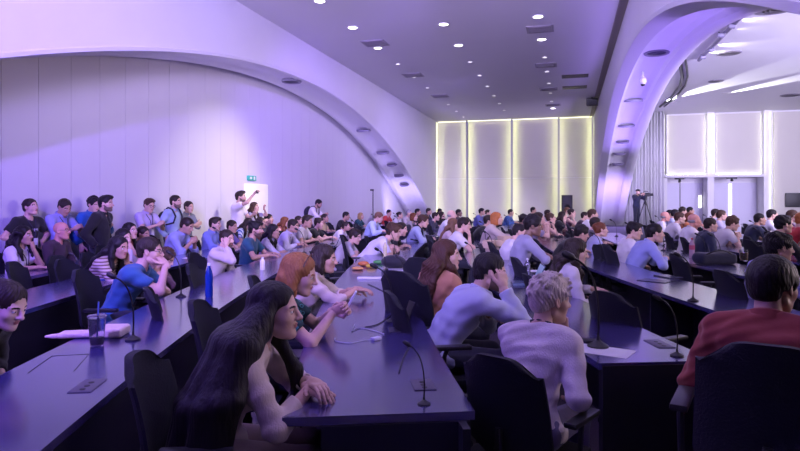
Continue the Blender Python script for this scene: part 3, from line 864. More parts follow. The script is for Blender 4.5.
HAIRC = {'black': (.010, .008, .009), 'dark': (.022, .014, .011), 'brown': (.055, .028, .016), 'auburn': (.14, .045, .018), 'blond': (.42, .27, .12),
         'grey': (.28, .27, .28), 'platinum': (.62, .54, .46), 'ginger': (.42, .15, .04), 'chestnut': (.055, .022, .013), 'copper': (.30, .13, .045), 'lightbrown': (.15, .08, .045), 'cream': (.7, .65, .55)}
m_lips = mat('lips', (.42, .15, .14), .4); m_eyew = mat('eye_white', (.75, .73, .72), .25); m_iris = mat('iris', (.035, .02, .015), .2)
m_sole = mat('shoe_leather', (.015, .013, .013), .45)
m_lens = mat('spectacle_frame', (.015, .012, .012), .3)
m_lany = mat('lanyard', (.03, .025, .06), .7); m_badge = mat('badge', (.75, .75, .78), .4)

def person(loc, yaw, d, label, group, stand=False, lean=12, slump=14, neck=None, head=(0, 0), roll=0, fem=False, sc=1.0, hair='short', hc='dark', skin='light',
           top='tee', tc=(.5, .5, .5), tmat=None, bottom=(.02, .022, .035), L='desk', R='desk', beard=False, glasses=False, lanyard=False, badge=False, twist=0,
           bag=None, over=None, vox=None, custom=None, hairfn=None, inner=None, legs=0.0, armW=None, eyewear=None):
    """head=(yaw, pitch) in degrees, + = to the person's left / down"""
    lod = 0 if d < 6.4 else (1 if d < 12 else 2)
    v = vox or min(max(d * .0022, .0080), .032)
    r = math.radians
    hz = .93 if stand else .555
    H = V3(0, 0, hz)
    l1, l2 = r(lean), r(lean + slump)
    d1 = V3(math.sin(l1), 0, math.cos(l1)); d2 = V3(math.sin(l2), 0, math.cos(l2))
    Tw = rotm('Z', r(twist))
    mid = H + .24 * d1; N = mid + .25 * d2
    side = Tw @ V3(0, 1, 0)
    sw = .160 if fem else .180
    if stand: sw += .005
    nl = r(neck if neck is not None else (lean + slump) * .45 + 12)
    hy, hp = r(head[0] + twist), r(head[1])
    Rh = rotm('Z', hy) @ rotm('Y', hp) @ rotm('X', r(roll))
    nd = V3(math.sin(nl), 0, math.cos(nl)); hcen = N + .095 * nd + Rh @ V3(.028, 0, .062)
    Rt1 = rotm('Y', l1) @ rotm('Z', r(twist * .4)); Rt2 = Tw @ rotm('Y', l2)
    Sd = {g: N + g * side * sw + d2 * -.055 + V3(-.005, 0, 0) for g in (1, -1)}
    wf = .90 if fem else 1.0
    def torso(gr=0.0):
        t = Sdf()
        t.ell(H + V3(-.005, 0, 0), (.115 + gr, .165 + gr, .115 + gr), Rt1, k=.05)
        t.ell(H + .13 * d1, (.100 * wf + gr, .135 * wf + gr, .14 + gr), Rt1, k=.06)
        t.ell(mid + .07 * d2, (.112 * wf + gr, .158 * wf + gr, .165 + gr), Rt2, k=.06)
        if fem:
            for g in (1, -1): t.ell(mid + .07 * d2 + Rt2 @ V3(.085, g * .068, .0), (.052 + gr, .056 + gr, .055 + gr), Rt2, k=.04)
        for g in (1, -1):
            t.cap(N + d2 * -.012 + g * side * .03, Sd[g] + V3(0, 0, .0), .044 + gr, .050 + gr, k=.05)
            t.ell(N - d2 * .10 + g * side * sw * .62 + Rt2 @ V3(-.03, 0, 0), (.062 + gr, .075 + gr, .095 + gr), Rt2, k=.05)
        return t
    arm = {}; tgt = {}
    for g, key in ((1, L), (-1, R)):
        spec = ARMS[key] if isinstance(key, str) else key
        (fr, x, y, z), pole, fd, bd, hp_ = spec
        if fr == 'abs': W = V3(x, g * y, z)
        elif fr == 'body': W = N + Tw @ V3(x, g * y, z)
        else: W = hcen + Rh @ V3(x, g * y, z)
        pole = Tw @ V3(pole[0], g * pole[1], pole[2])
        E_, W = two_bone(Sd[g], W, .285, .255, pole)
        M = Rh if fr == 'head' else Tw
        fd = M @ V3(fd[0], g * fd[1], fd[2]); bd = M @ V3(bd[0], g * bd[1], bd[2])
        arm[g] = (Sd[g], E_, W, fd, bd, hp_)
    thick = .92 if fem else 1.0
    def arms(gr=0.0, full=True, upper=1.0, lower=1.0, k=.03):
        t = Sdf()
        for g in (1, -1):
            S, E_, W = arm[g][:3]
            t.cap(S, S + (E_ - S) * upper, .050 * thick + gr, (.050 + (.039 - .050) * upper) * thick + gr, k=k)
            if lower > 0: t.cap(E_, E_ + (W - E_) * lower, .041 * thick + gr, (.041 + (.026 - .041) * lower) * thick + gr, k=k * .6)
        return t
    hips = {g: H + V3(0.0, g * .085, -.015) for g in (1, -1)}
    if stand:
        knee = {g: V3(.02 + legs * g, g * .095, .50) for g in (1, -1)}; ank = {g: V3(-.01 + legs * g * 1.3, g * .10, .085) for g in (1, -1)}
    else:
        knee = {g: V3(.42, g * (.10 if fem else .13), .515) for g in (1, -1)}; ank = {g: V3(.40 - .06 * (g > 0), g * .11, .085) for g in (1, -1)}
    def legs_(gr=0.0):
        t = Sdf()
        for g in (1, -1):
            t.cap(hips[g], knee[g], .082 + gr, .057 + gr, k=.04); t.cap(knee[g], ank[g], .055 + gr, .036 + gr * 1.2, k=.03)
        return t
    # --- body: one mesh (trunk, arms, legs + finely meshed head and hands on the same neck and wrists)
    b = torso(-.006) + arms(0.0) + legs_()
    b.cap(N - d2 * .04, hcen + Rh @ V3(-.030, 0, -.045), .056 * thick, .052 * thick, k=.03)
    b.ell(hcen + Rh @ V3(-.010, 0, .02), (.06, .05, .07), Rh, k=.03)
    for g in (1, -1): b.cap(ank[g], ank[g] + V3(.15, 0, -.045), .035, .026, k=.02)
    Vb, Fb = surface(b, v)
    Vs = [Vb]; Fs = [Fb]; Ms = [np.zeros(len(Fb), int)]; n = len(Vb)
    Vh, Fh, Mh = head_mesh(fem, beard, lod)
    Vs.append(xfm(Vh, Rh, hcen)); Fs.append(Fh + n); Ms.append(Mh); n += len(Vh)
    for g in (1, -1):
        S, E_, W, fd, bd, hpz = arm[g]
        hv, hf = hand_mesh(hpz, lod)
        Mx = frame(fd, bd)        # y = z cross x; the thumb side is +y for the right hand when palm down
        # keep the thumb turned inwards: mirrored for the right hand
        W2 = xfm(hv, Mx, W, .93 if fem else 1.0, mirror=(g > 0))
        Vs.append(W2); Fs.append((hf[:, ::-1] if g > 0 else hf) + n); Ms.append(np.zeros(len(hf), int)); n += len(hv)
        tgt[g] = (W, Mx)
    me = mesh_np('body', np.concatenate(Vs), np.concatenate(Fs), np.concatenate(Ms))
    if custom and custom.get('lowcut'): pass
    sk_ = SKIN[skin] if isinstance(skin, str) else skin
    beardm = cmat('beard', tuple(.22 * a_ + .78 * b_ for a_, b_ in zip(sk_, HAIRC[hc]))) if beard else m_iris
    root = link('person', me, [cmat('skin', SKIN[skin] if isinstance(skin, str) else skin), m_lips, cmat('hair', HAIRC[hc]), m_eyew, m_iris, beardm])
    root.location = loc; root.rotation_euler = (0, 0, yaw); root.scale = (sc, sc, sc)
    tag(root, label, 'person', group)
    # --- clothes
    cl = tmat or cmat('cloth', tc)
    gr = .012 if top != 'jacket' else .020
    if lod == 2: gr += .006
    up, lo_ = {'tee': (1.0, 0), 'tank': (0, 0), 'shirt': (1, .96), 'rolled': (1, .45), 'sweater': (1, .97), 'jacket': (1, .95), 'polo': (1.0, 0), 'dress': (.0, 0)}[top]
    s = torso(gr) + (arms(gr + (.004 if top in ('shirt', 'sweater', 'rolled') else .006), upper=up, lower=lo_) if up > 0 else Sdf())
    if not stand: s.ell(H + V3(.03, 0, -.02), (.13 + gr, .175 + gr, .075 + gr), k=.04)
    for g in (1, -1):
        S, E_, W = arm[g][:3]
        if top in ('tee', 'polo'):
            u = unit(E_ - S); s.cyl(S + (E_ - S) * .66, E_ + u * .12, .13, k=.003)
        elif up > 0:
            u = unit(W - E_); s.cyl(E_ + (W - E_) * (lo_ - .10), W + u * .12, .11 if lo_ > .6 else .075, k=.003)
        if top in ('tank', 'dress'):
            s.ell(S + g * side * .035, (.075, .05, .10), Rt2, k=.01, op='d')
    # neck opening
    no = {'tee': .066, 'tank': .085, 'shirt': .060, 'rolled': .060, 'sweater': .064, 'jacket': .062, 'polo': .062, 'dress': .09}[top]
    s.cap(N - d2 * .01 + V3(.015, 0, .02), hcen + Rh @ V3(-.02, 0, -.02), no, no, k=.012, op='d')
    if top in ('tank', 'dress', 'polo', 'shirt', 'rolled', 'jacket'):
        w_ = {'jacket': .040, 'tank': .05, 'dress': .05}.get(top, .022); dp = {'jacket': .20, 'tank': .10, 'dress': .09}.get(top, .07)
        a = N + Rt2 @ V3(.06, 0, .03); s.cap(a + V3(.02, 0, .02), a + Rt2 @ V3(.06, 0, -dp), w_, w_ * .3, k=.01, op='d')
    Vc, Fc = surface(s, v, folds(lod) if lod < 2 else None)
    nm = {'tee': 't_shirt', 'tank': 'top', 'shirt': 'shirt', 'rolled': 'shirt', 'sweater': 'sweater', 'jacket': 'jacket', 'polo': 'polo_shirt', 'dress': 'dress'}[top]
    link(nm, mesh_np(nm, Vc, Fc), cl, root)
    if inner is not None:
        t = torso(.010); t.cyl(mid - d2 * .1, H - d1 * .3, .4); t.cap(N, hcen + Rh @ V3(-.02, 0, -.02), .060, .060, k=.01, op='d')
        Vi, Fi = surface(t, v); link('inner_shirt', mesh_np('inner_shirt', Vi, Fi), cmat('cloth', inner), root)
    if lod < 2 and top in ('shirt', 'rolled', 'polo', 'jacket'):
        mb = MB(); pts = []
        Rn = frame(unit(V3(math.cos(nl), 0, -math.sin(nl) * .6)), V3(math.sin(nl), 0, 1)); Rn = Tw @ Rn
        for i in range(15):
            a = r(22 + (338 - 22) * i / 14); pts.append(Vector(N + V3(.012, 0, .030) + Rn @ V3(.064 * math.cos(a), .066 * math.sin(a), -.014 * math.cos(a) - .006)))
        vs = []
        for p_ in pts:
            out = (p_ - Vector(N)); out.z = 0; out.normalize()
            vs += [p_ + Vector((0, 0, .018)), p_ + out * .010 + Vector((0, 0, .014)), p_ + out * .022 + Vector((0, 0, -.020)), p_ + out * .008 + Vector((0, 0, -.018))]
        fs = []
        for i in range(14):
            for k_ in range(4):
                a_ = i * 4 + k_; b_ = i * 4 + (k_ + 1) % 4; fs.append((a_, b_, b_ + 4, a_ + 4))
        mb.add(vs, fs, True).build('collar', cl, root)
    # trousers
    t = legs_(.012 + (.006 if lod == 2 else 0)); t.ell(H + V3(-.005, 0, -.005), (.120, .172, .105), Rt1, k=.05)
    for g in (1, -1): t.cyl(ank[g] + V3(0, 0, -.01), ank[g] + V3(0, 0, -.2), .16, k=.003)
    Vt, Ft = surface(t, max(v, .012)); link('trousers', mesh_np('trousers', Vt, Ft), cmat('cloth', bottom), root)
    for g in (1, -1):
        a = ank[g]; q = Sdf(); z0 = .045
        q.cap((a[0] - .02, a[1], .060), (a[0] + .02, a[1], .075), .045, .045, k=.03); q.cap((a[0], a[1], .045), (a[0] + .17, a[1], .036), .044, .034, k=.03)
        q.box((a[0] + .06, a[1], -.10), (.4, .2, .104), k=.002, op='d')
        Vq, Fq = surface(q, max(.010, v)); link('shoe', mesh_np('shoe', Vq, Fq), m_sole, root)
    # hair
    if hairfn is not None:
        Vr, Fr = surface(hairfn(hcen, Rh, N, d2, Rt2), .0065, None); link('hair', mesh_np('hair', Vr, Fr), cmat('hair', HAIRC[hc]), root)
    elif hair in ('long', 'longdark', 'straight', 'wavy', 'bob'):
        Vr, Fr = long_hair(hair, hcen, Rh, N, Rt2, lod); link('hair', mesh_np('hair', Vr, Fr), cmat('hair', HAIRC[hc]), root)
    elif hair:
        Vr, Fr = hair_mesh(hair, lod); link('cap' if hair == 'cap' else 'hair', mesh_np('hair', xfm(Vr, Rh, hcen), Fr), cmat('hair', HAIRC[hc]), root)
    T4 = lambda p_: Vector(hcen + Rh @ V3(*p_))
    if glasses and lod < 2:
        mb = MB()
        for g in (1, -1):
            mb.tube([T4((.101 - .012 * abs(math.sin(a)) * 0, g * .032 + .021 * math.cos(a), .004 + .016 * math.sin(a))) for a in [i * math.pi / 6 for i in range(13)]], .0021, 5, False)
            mb.tube([T4((.101, g * .053, .009)), T4((.085, g * .074, .010)), T4((.0, g * .083, .012))], .0020, 5)
        mb.tube([T4((.101, -.012, .006)), T4((.106, 0, .008)), T4((.101, .012, .006))], .002, 5)
        mb.build('glasses', m_lens, root)
    if eyewear == 'headband':
        mb = MB(); mb.tube([T4((.045 - .02 * abs(math.cos(a)), .096 * math.cos(a), .062 + .078 * math.sin(a))) for a in [math.pi * i / 14 for i in range(15)]], .0045, 6)
        mb.build('headband', cmat('gloss', (.10, .05, .04)), root)
    if lanyard and lod < 2:
        mb = MB()
        ch = mid + Rt2 @ V3(.125, 0, -.02)
        fr_ = [N + Rt2 @ V3(x_, y_, z_) for (x_, y_, z_) in ((-.055, 0, .032), (-.030, .055, .030), (.03, .072, .012), (.085, .060, -.05), (.125, .03, -.12))]
        for g in (1, -1):
            pts = [V3(p_[0], g * p_[1], p_[2]) for p_ in fr_] + [ch + V3(.03, g * .008, 0)]
            mb.tube([Vector(p_) for p_ in pts], .0055, 6)
        lo = mb.build('lanyard', m_lany, root)
        if badge:
            MB().box(ch + V3(.045, 0, -.06), (.003, .035, .05)).build('badge', m_badge, lo)
    if bag == 'backpack':
        q = Sdf(); q.ell(mid + Rt2 @ V3(-.20, 0, .02), (.09, .13, .19), Rt2, k=.02)
        Vq, Fq = surface(q, .02); bo = link('backpack', mesh_np('backpack', Vq, Fq), cmat('cloth', (.015, .016, .03)), root)
        for g in (1, -1):
            mb = MB(); mb.tube([Vector(N + Rt2 @ V3(*p_)) for p_ in ((-.12, g * .10, -.02), (-.04, g * .11, .045), (.05, g * .11, .02), (.125, g * .105, -.10), (.11, g * .13, -.22), (-.02, g * .17, -.27))], .016, 6)
            mb.build('shoulder_strap', cmat('cloth', (.015, .016, .03)), bo)
    def world(p_):
        return root.matrix_basis @ Vector(p_)
    root_info = {'root': root, 'hcen': hcen, 'Rh': Rh, 'N': N, 'arm': arm, 'tgt': tgt, 'world': lambda p_: Matrix.LocRotScale(Vector(loc), Matrix.Rotation(yaw, 3, 'Z').to_quaternion(), Vector((sc, sc, sc))) @ Vector(p_), 'mid': mid, 'Rt2': Rt2}
    return root_info
def nominal_top(stand, lean, slump, neck, head):
    r = math.radians; hz = .93 if stand else .555
    nl = r(neck if neck is not None else (lean + slump) * .45 + 12)
    return hz + .24 * math.cos(r(lean)) + .25 * math.cos(r(lean + slump)) + .095 * math.cos(nl) + (.062 - .028 * math.sin(r(head[1]))) + .125 , .24 * math.sin(r(lean)) + .25 * math.sin(r(lean + slump)) + .095 * math.sin(nl) + .03

# ------------------------------------------------------------------ desks
def desk_mat():
    m = mat('desk_lacquer', (0.045, 0.038, 0.150), 0.18, spec=0.5, coat=0.4, ior=2.2)  # blue-violet base carries part of the reflected wall light
    m.node_tree.nodes['Principled BSDF'].inputs['Coat Roughness'].default_value = .16
    return m
m_desk = desk_mat()
m_front = mat('desk_front', (0.010, 0.009, 0.022), 0.5, noise=(3, .2))
m_seam = mat('desk_seam', (0.02, 0.02, 0.03), 0.6)
def arc_box(R0, R1, y0, y1, z0, z1, n=48):
    vs = []; fs = []
    Rm = (R0 + R1) / 2
    p0 = math.asin((CY0 - y0) / Rm); p1 = math.asin((CY0 - y1) / Rm)
    for i in range(n + 1):
        p = p0 + (p1 - p0) * i / n
        for (R, z) in ((R0, z0), (R0, z1), (R1, z1), (R1, z0)):
            vs.append((CX0 - R * math.cos(p), CY0 - R * math.sin(p), z))
    for i in range(n):
        for k in range(4):
            a = i * 4 + k; b = i * 4 + (k + 1) % 4; fs.append((a, b, b + 4, a + 4))
    fs += [(0, 3, 2, 1), (n * 4, n * 4 + 1, n * 4 + 2, n * 4 + 3)]
    return vs, fs
ROWS = {5: (3.2, 8.6), 4: (1.2, 26), 3: (-1.0, 26), 2: (2.28, 26.5), 1: (3.42, 26.5), 0: (2.6, 21.0), -1: (3.0, 17.0), -2: (5.5, 21), -3: (8, 25), -4: (11, 25), -5: (14, 25)}
dl = {5: 'short curved black desk closest to the left panelled wall', 4: 'long curved black desk, second from the left wall', 3: 'long curved glossy desk at the lower left with a plastic cup and cloth bag',
      2: 'long curved glossy desk in the centre whose square end is nearest the camera', 1: 'curved dark desk right of centre with papers by its near end', 0: 'curved desk running behind the man in the red jacket',
      -1: 'curved pale-reflecting desk with a juice glass and a black bag', -2: 'curved desk in the bay behind the man in the white t-shirt', -3: 'fourth curved desk from the right arch inside the bay', -4: 'fifth curved desk row inside the bay, far back', -5: 'innermost short curved desk of the bay, farthest right'}
for k, (y0, y1) in ROWS.items():
    r0 = 37 + 1.5 * k - (.28 if k == 5 else .06 if k == 2 else 0); r1 = r0 + (.60 if k != 5 else .42)
    root = empty('conference_desk', (ring(r0, y0), y0, 0)); off = -Vector(root.location)
    def ab(name, m, *a):
        vs, fs = arc_box(*a); vs = [Vector(v) + off for v in vs]; return MB().add(vs, fs).build(name, m, root)
    ab('desktop', m_desk, r0 - .02, r1 + (.15 if k == 2 else .02), y0, y1, .715, .75)
    ab('front_panel', m_front, r0 + .02, r0 + .05, y0 + .03, y1 - .03, 0.0, .715)
    ab('end_panel', m_front, r0 + .0 - (.12 if k == 1 else 0), r1, y0 + .015, y0 + .06, 0.0, .712 if k != 1 else .735)
    ab('end_panel', m_front, r0 + .0, r1, y1 - .06, y1 - .02, 0.0, .712)
    for j in range(1, int((y1 - y0) / 4)):
        ym = y0 + 4 * j; ab('support_panel', m_front, r0 + .05, r1 - .12, ym, ym + .04, 0.0, .714)
    tag(root, dl[k], 'desk', 'curved rows of conference desks')

# ------------------------------------------------------------------ chairs
m_fab = mat('chair_fabric', (0.005, 0.006, 0.013), 0.8, bump=(120, .3))
m_arm = mat('chair_arm', (0.018, 0.018, 0.022), 0.35)
def make_chair():
    r = empty('conference_chair')
    s = MB().box((.0, 0, .405), (.24, .24, .035), None, .030); s.build('seat', m_fab, r)
    # backrest: curved slab
    vs = []; fs = []; nu, nv = 14, 12
    for side in (0, 1):
        for j in range(nv + 1):
            v = j / nv; z = .47 + .50 * v; wd = .235 * (1 - .10 * v) * (1 - .55 * max(0, (v - .86) / .14) ** 2 * .6) * (1 - .35 * max(0, (.12 - v) / .12) ** 2)
            for i in range(nu + 1):
                u = -1 + 2 * i / nu
                x = -.215 - .10 * v + .045 * u * u + .02 * math.sin(v * 3.1) - side * .035 * (1 - .6 * u ** 6)
                zz = z - (.05 * abs(u) ** 4 if v > .9 else 0)
                vs.append((x, wd * u, zz))
    n1 = (nu + 1) * (nv + 1)
    for j in range(nv):
        for i in range(nu):
            a = j * (nu + 1) + i; fs.append((a, a + 1, a + nu + 2, a + nu + 1)); b = a + n1; fs.append((b, b + nu + 1, b + nu + 2, b + 1))
    for i in range(nu):
        fs.append((i, i + n1, i + 1 + n1, i + 1)); t = nv * (nu + 1) + i; fs.append((t, t + 1, t + 1 + n1, t + n1))
    for j in range(nv):
        a = j * (nu + 1); c_ = (j + 1) * (nu + 1); fs.append((a, c_, c_ + n1, a + n1)); a += nu; c_ += nu; fs.append((a, a + n1, c_ + n1, c_))
    MB().add(vs, fs, True).build('backrest', m_fab, r)
    MB().tube([(-.12, 0, .37), (-.24, 0, .38), (-.285, 0, .50), (-.275, 0, .62)], [.022, .024, .022, .016], 8).build('back_support', m_arm, r)
    for g in (1, -1):
        MB().tube([(-.02, g * .20, .385), (-.02, g * .285, .40), (-.02, g * .29, .60), (.0, g * .285, .645)], .014, 8).box((.01, g * .285, .655), (.14, .032, .014), None, .010).build('armrest', m_arm, r)
    MB().lathe((0, 0, 0), [(.03, .09), (.03, .26), (.022, .27), (.022, .37), (.07, .375)], 14).build('column', m_blk2, r)
    for k in range(5):
        a = 2 * math.pi * k / 5 + .3; c_, s_ = math.cos(a), math.sin(a)
        lg = MB().tube([(0, 0, .11), (.27 * c_, .27 * s_, .075)], [.026, .016], 8).build('leg', m_blk2, r)
        MB().lathe((.27 * c_, .27 * s_, .03), [(0, -.014), (.026, -.012), (.030, 0), (.026, .012), (0, .014)], 12, None if 0 else Matrix.Rotation(math.pi / 2, 3, 'X')).build('caster', m_black, lg)
    return r
chair_proto = make_chair(); chair_used = [False]
chair_pos = []
def place_chair(x, y, yaw, label, group='chairs under the seated audience', sc=1.0):
    o = chair_proto if not chair_used[0] else copy_tree(chair_proto)
    chair_used[0] = True
    o.location = (x, y, 0); o.rotation_euler = (0, 0, yaw); o.scale = (sc, sc, sc)
    tag(o, label, 'chair', group); chair_pos.append((x, y)); return o

# ------------------------------------------------------------------ gooseneck microphones
def make_mic():
    r = empty('gooseneck_microphone')
    MB().lathe((0, 0, 0), [(.045, 0), (.045, .008), (.03, .016), (.008, .03), (.006, .05)], 16).build('base', m_black, r)
    pts = bez((0, 0, .04), (-.02, 0, .33), (.10, 0, .38), 12)
    MB().tube(pts, .0050, 7).build('neck', m_blk2, r)
    d_ = (Vector(pts[-1]) - Vector(pts[-2])).normalized(); e = Vector(pts[-1])
    MB().tube([e, e + d_ * .012, e + d_ * .05, e + d_ * .062], [.008, .016, .016, .007], 12).build('microphone_head', m_black, r)
    return r
mic_proto = make_mic(); mic_used = [False]
def place_mic(p, yaw, label, group='gooseneck microphones on the desks', sc=1.0, z=.75):
    o = mic_proto if not mic_used[0] else copy_tree(mic_proto)
    mic_used[0] = True
    o.location = (p[0], p[1], z); o.rotation_euler = (0, 0, yaw); o.scale = (sc, sc, sc)
    return tag(o, label, 'microphone', group)

# ------------------------------------------------------------------ the audience
def yaw_at(x, y): return math.atan2(CY0 - y, CX0 - x)
AUD = 'audience seated at the curved desks'
STD = 'people standing along the left wall'
placed = []
def lab16(who, doing):
    t = who + (', ' + doing if doing else '')
    return t if len(t.replace('-', ' ').split()) <= 16 else who
def seated(px, py, ringR, who, doing='', d=None, yaw=0, far=False, chair=True, sc=None, **kw):
    """px, py: where the crown is seen; R: ring of the row the head is over (or d, its distance)"""
    lean, slump = kw.get('lean', 12), kw.get('slump', 14)
    top, fx = nominal_top(False, lean, slump, kw.get('neck'), kw.get('head', (0, 0)))
    if d is None: d = hit(px, ringR, far)
    need = CAM_H - (py - 201) * d / F_PX
    s_ = sc or min(max((need - .02) / top, .90), 1.10)
    h = at(px, d, z=0); yw = yaw_at(h.x, h.y) + math.radians(yaw)
    loc = (h.x - math.cos(yw) * fx * s_, h.y - math.sin(yw) * fx * s_, 0)
    info = person(loc, yw, d, lab16(who, doing), AUD, sc=s_, **kw)
    info['loc'] = loc; info['yaw'] = yw; info['d'] = d; info['sc'] = s_
    placed.append((who, loc, d, round((need - .02) / top, 2)))
    if chair: place_chair(loc[0], loc[1], yw + random.uniform(-.08, .08), 'black chair under the ' + who, sc=s_)
    return info
def standing(px, py, x, who, doing='', d=None, yaw=0, z=0, grp=STD, sc=None, face=None, **kw):
    a = (px - 400) / F_PX
    if d is None: d = x / (CS * a - SN)
    h = at(px, d, z=0)
    top, fx = nominal_top(True, kw.get('lean', 2), kw.get('slump', 4), kw.get('neck'), kw.get('head', (0, 0)))
    need = CAM_H - (py - 201) * d / F_PX - z
    s_ = sc or min(max((need - .02) / top, .88), 1.12)
    yw = (yaw_at(h.x, h.y) if face is None else 0) + math.radians(yaw)
    kw.setdefault('lean', 2); kw.setdefault('slump', 4)
    loc = (h.x - math.cos(yw) * fx * s_, h.y - math.sin(yw) * fx * s_, z)
    info = person(loc, yw, d, lab16(who, doing), grp, stand=True, sc=s_, **kw)
    info['loc'] = loc; info['yaw'] = yw; info['d'] = d
    placed.append((who, loc, d, round((need - .02) / top, 2)))
    return info
LB = (.32, .42, .66); W_ = (.72, .70, .72); NV = (.015, .02, .05); BK = (.010, .010, .012)
#--- foreground
def hair_F1(hc, Rh, N, d2, Rt2):
    s = hair_sdf('straight').xf(Rh, hc); s.p = [q for q in s.p if q[0] == 'u']
    hp = lambda *a: hc + Rh @ V3(*a)
    np_ = lambda *a: N + V3(*a)
    L = [((-.07, .05, -.03), (-.13, .08, .03), (-.27, .12, -.22), (-.36, .12, -.52)),
         ((-.075, .01, -.03), (-.14, .01, .03), (-.28, .03, -.22), (-.38, .03, -.56)),
         ((-.07, -.03, -.03), (-.14, -.06, .03), (-.28, -.09, -.22), (-.38, -.10, -.58)),
         ((-.06, -.06, -.03), (-.11, -.12, .03), (-.25, -.18, -.22), (-.36, -.20, -.57)),
         ((-.04, -.075, -.03), (-.06, -.16, .03), (-.17, -.235, -.20), (-.27, -.25, -.56)),
         ((-.03, -.08, -.03), (-.03, -.17, .03), (-.10, -.255, -.18), (-.20, -.265, -.54)),
         ((-.03, -.080, -.05), (.00, -.16, .02), (-.05, -.25, -.16), (-.12, -.265, -.40)),
         ((.0, .080, -.03), (.07, .13, -.0), (.15, .13, -.15), (.17, .12, -.34))]
    rr = random.Random(4)
    for i, (a, b, c, d_) in enumerate(L):
        r_ = .046 if i < 6 else .03
        P = [hp(*a), np_(*b), np_(*c), np_(*d_)]
        s.cap(P[0], P[1], r_, r_, k=.04); s.cap(P[1], P[2], r_, r_ * .95, k=.04); s.cap(P[2], P[3], r_ * .95, r_ * .55, k=.04)
        for j in range(3):
            e = P[3] + V3(rr.uniform(-.03, .03), rr.uniform(-.02, .02), -.05 - rr.uniform(0, .07)); s.cap(P[2], e, .022, .007, k=.015)
    s.ell(hp(.112, 0, -.022), (.078, .080, .108), Rh, k=.008, op='d')
    s.ell(hp(.085, -.075, -.05), (.075, .05, .095), Rh, k=.008, op='d')
    return s
F1 = seated(275, 277, 40.75, 'woman with very long straight black hair in a beige sweater', 'resting her arm on the desk', d=2.58, fem=True, hair='straight', hc='black', hairfn=hair_F1, top='sweater',
            tc=(.50, .42, .36), tmat=cmat('knit', (.60, .50, .42)), lean=16, slump=16, head=(-8, 2), R=(('abs', .42, .0, .80), (.2, .5, -.9), (.7, .75, -.1), (0, 0, 1), 'relaxed'), L=(('abs', .43, .02, .82), (0, .9, -.5), (.5, -.9, 0), (0, 0, 1), 'relaxed'), bottom=(.30, .22, .22), skin='light', legs=0)
F2 = seated(297, 250, 40.75, 'woman with orange hair and a headband in a teal patterned top', 'holding a phone over the desk', fem=True, hair='bob', hc='copper', top='tee',
            tmat=voronoi_print('teal_print', (.012, .045, .055), (.10, .35, .38), 26), lean=20, slump=14, head=(-4, 16), R=(('abs', .52, .03, .90), (.1, .6, -1), (.85, .2, .35), (.1, -.9, .3), 'hold'), L=(('abs', .52, .03, .90), (.1, .8, -.9), (.85, -.3, .35), (.1, .8, .3), 'hold'), skin='light', eyewear='headband', bottom=(.02, .02, .03))
F3 = seated(324, 242, 40.7, 'woman with dark bobbed hair in a cream blouse', 'reaching for things on the centre desk', fem=True, hair='bob', hc='dark', top='rolled', tc=(.62, .52, .44), lean=24, slump=12, head=(-6, 8), R=('abs', .60, .02, .84) and (('abs', .62, .02, .85), (-.1, .6, -.8), (1, .1, -.1), (0, 0, 1), 'relaxed'), L='reach', skin='tan')
M1 = seated(150, 235, 42.3, 'man with glasses in a blue t-shirt', 'leaning on the desk with a hand at his mouth', top='tee', tc=(.03, .105, .27), hc='dark', hair='short', glasses=True, lean=20, slump=16, neck=26, head=(-2, 4), R='mouth', L='fold', skin='light', yaw=4)
P0 = seated(4, 276, 42.3, 'woman with short dark hair in a black top', 'looking down at the lower left corner', d=3.15, fem=True, hair='updo', hc='dark', top='sweater', tc=BK, lean=26, slump=20, head=(-14, 24), R='lap', L='lap', skin='pale')
C1 = seated(446, 237, 39.7, 'woman with long brown hair in a rust coloured blouse', 'turning her head towards the right', d=4.8, fem=True, hair='long', hc='chestnut', top='sweater', tc=(.42, .20, .11), lean=4, slump=8, head=(-44, 2), R='lap', L='lap', skin='light', yaw=34, chair=False)
place_chair(C1['loc'][0] - .03, C1['loc'][1] - .05, C1['yaw'] + .15, 'black chair whose tall back stands behind the woman in the rust blouse', sc=1.12)
C2 = seated(489, 250, 39.4, 'man with short dark hair in a light blue shirt', 'resting his cheek on his hand', d=4.15, hair='short', hc='black', top='shirt', tc=(.48, .52, .66), lean=30, slump=16, neck=22, head=(-16, 10), R='temple', L='fold', beard=True, skin='light', yaw=8)
C3 = seated(547, 272, 39.3, 'woman with cropped platinum hair in a pale knitted sweater', 'seen from behind with a hand at her chin', d=3.05, fem=True, hair='pixie', hc='platinum', top='sweater', tmat=cmat('knit', (.78, .70, .72)), lean=14, slump=12, head=(-38, 6), R=(('abs', .22, .16, .66), (-.9, .5, -.4), (.9, -.3, 0), (0, 0, 1), 'relaxed'), L='chin', skin='light', yaw=48, lanyard=True, bottom=(.10, .08, .20))
C5 = seated(769, 253, 38.3, 'man with short dark hair in a dark red jacket', 'seen from behind at the right edge', d=2.72, hair='round', hc='black', top='jacket', tc=(.22, .035, .035), lean=6, slump=8, head=(-30, 6), R='lap', L='lap', skin='tan', inner=(.3, .3, .4), yaw=48, chair=False)
place_chair(at(768, 2.46).x, at(768, 2.46).y, math.radians(74), 'black conference chair whose wide back hides the man in the dark red jacket', sc=1.12)
C4 = seated(575, 236, 38.4, 'woman with long dark hair in a white blouse', 'sitting back with hands in her lap', d=5.5, fem=True, hair='longdark', hc='dark', top='shirt', tc=(.62, .58, .64), lean=6, slump=10, head=(-10, 12), R=(('abs', .32, .10, .72), (-.3, .7, -.8), (.9, -.3, 0), (0, 0, 1), 'relaxed'), L='desk', skin='light')
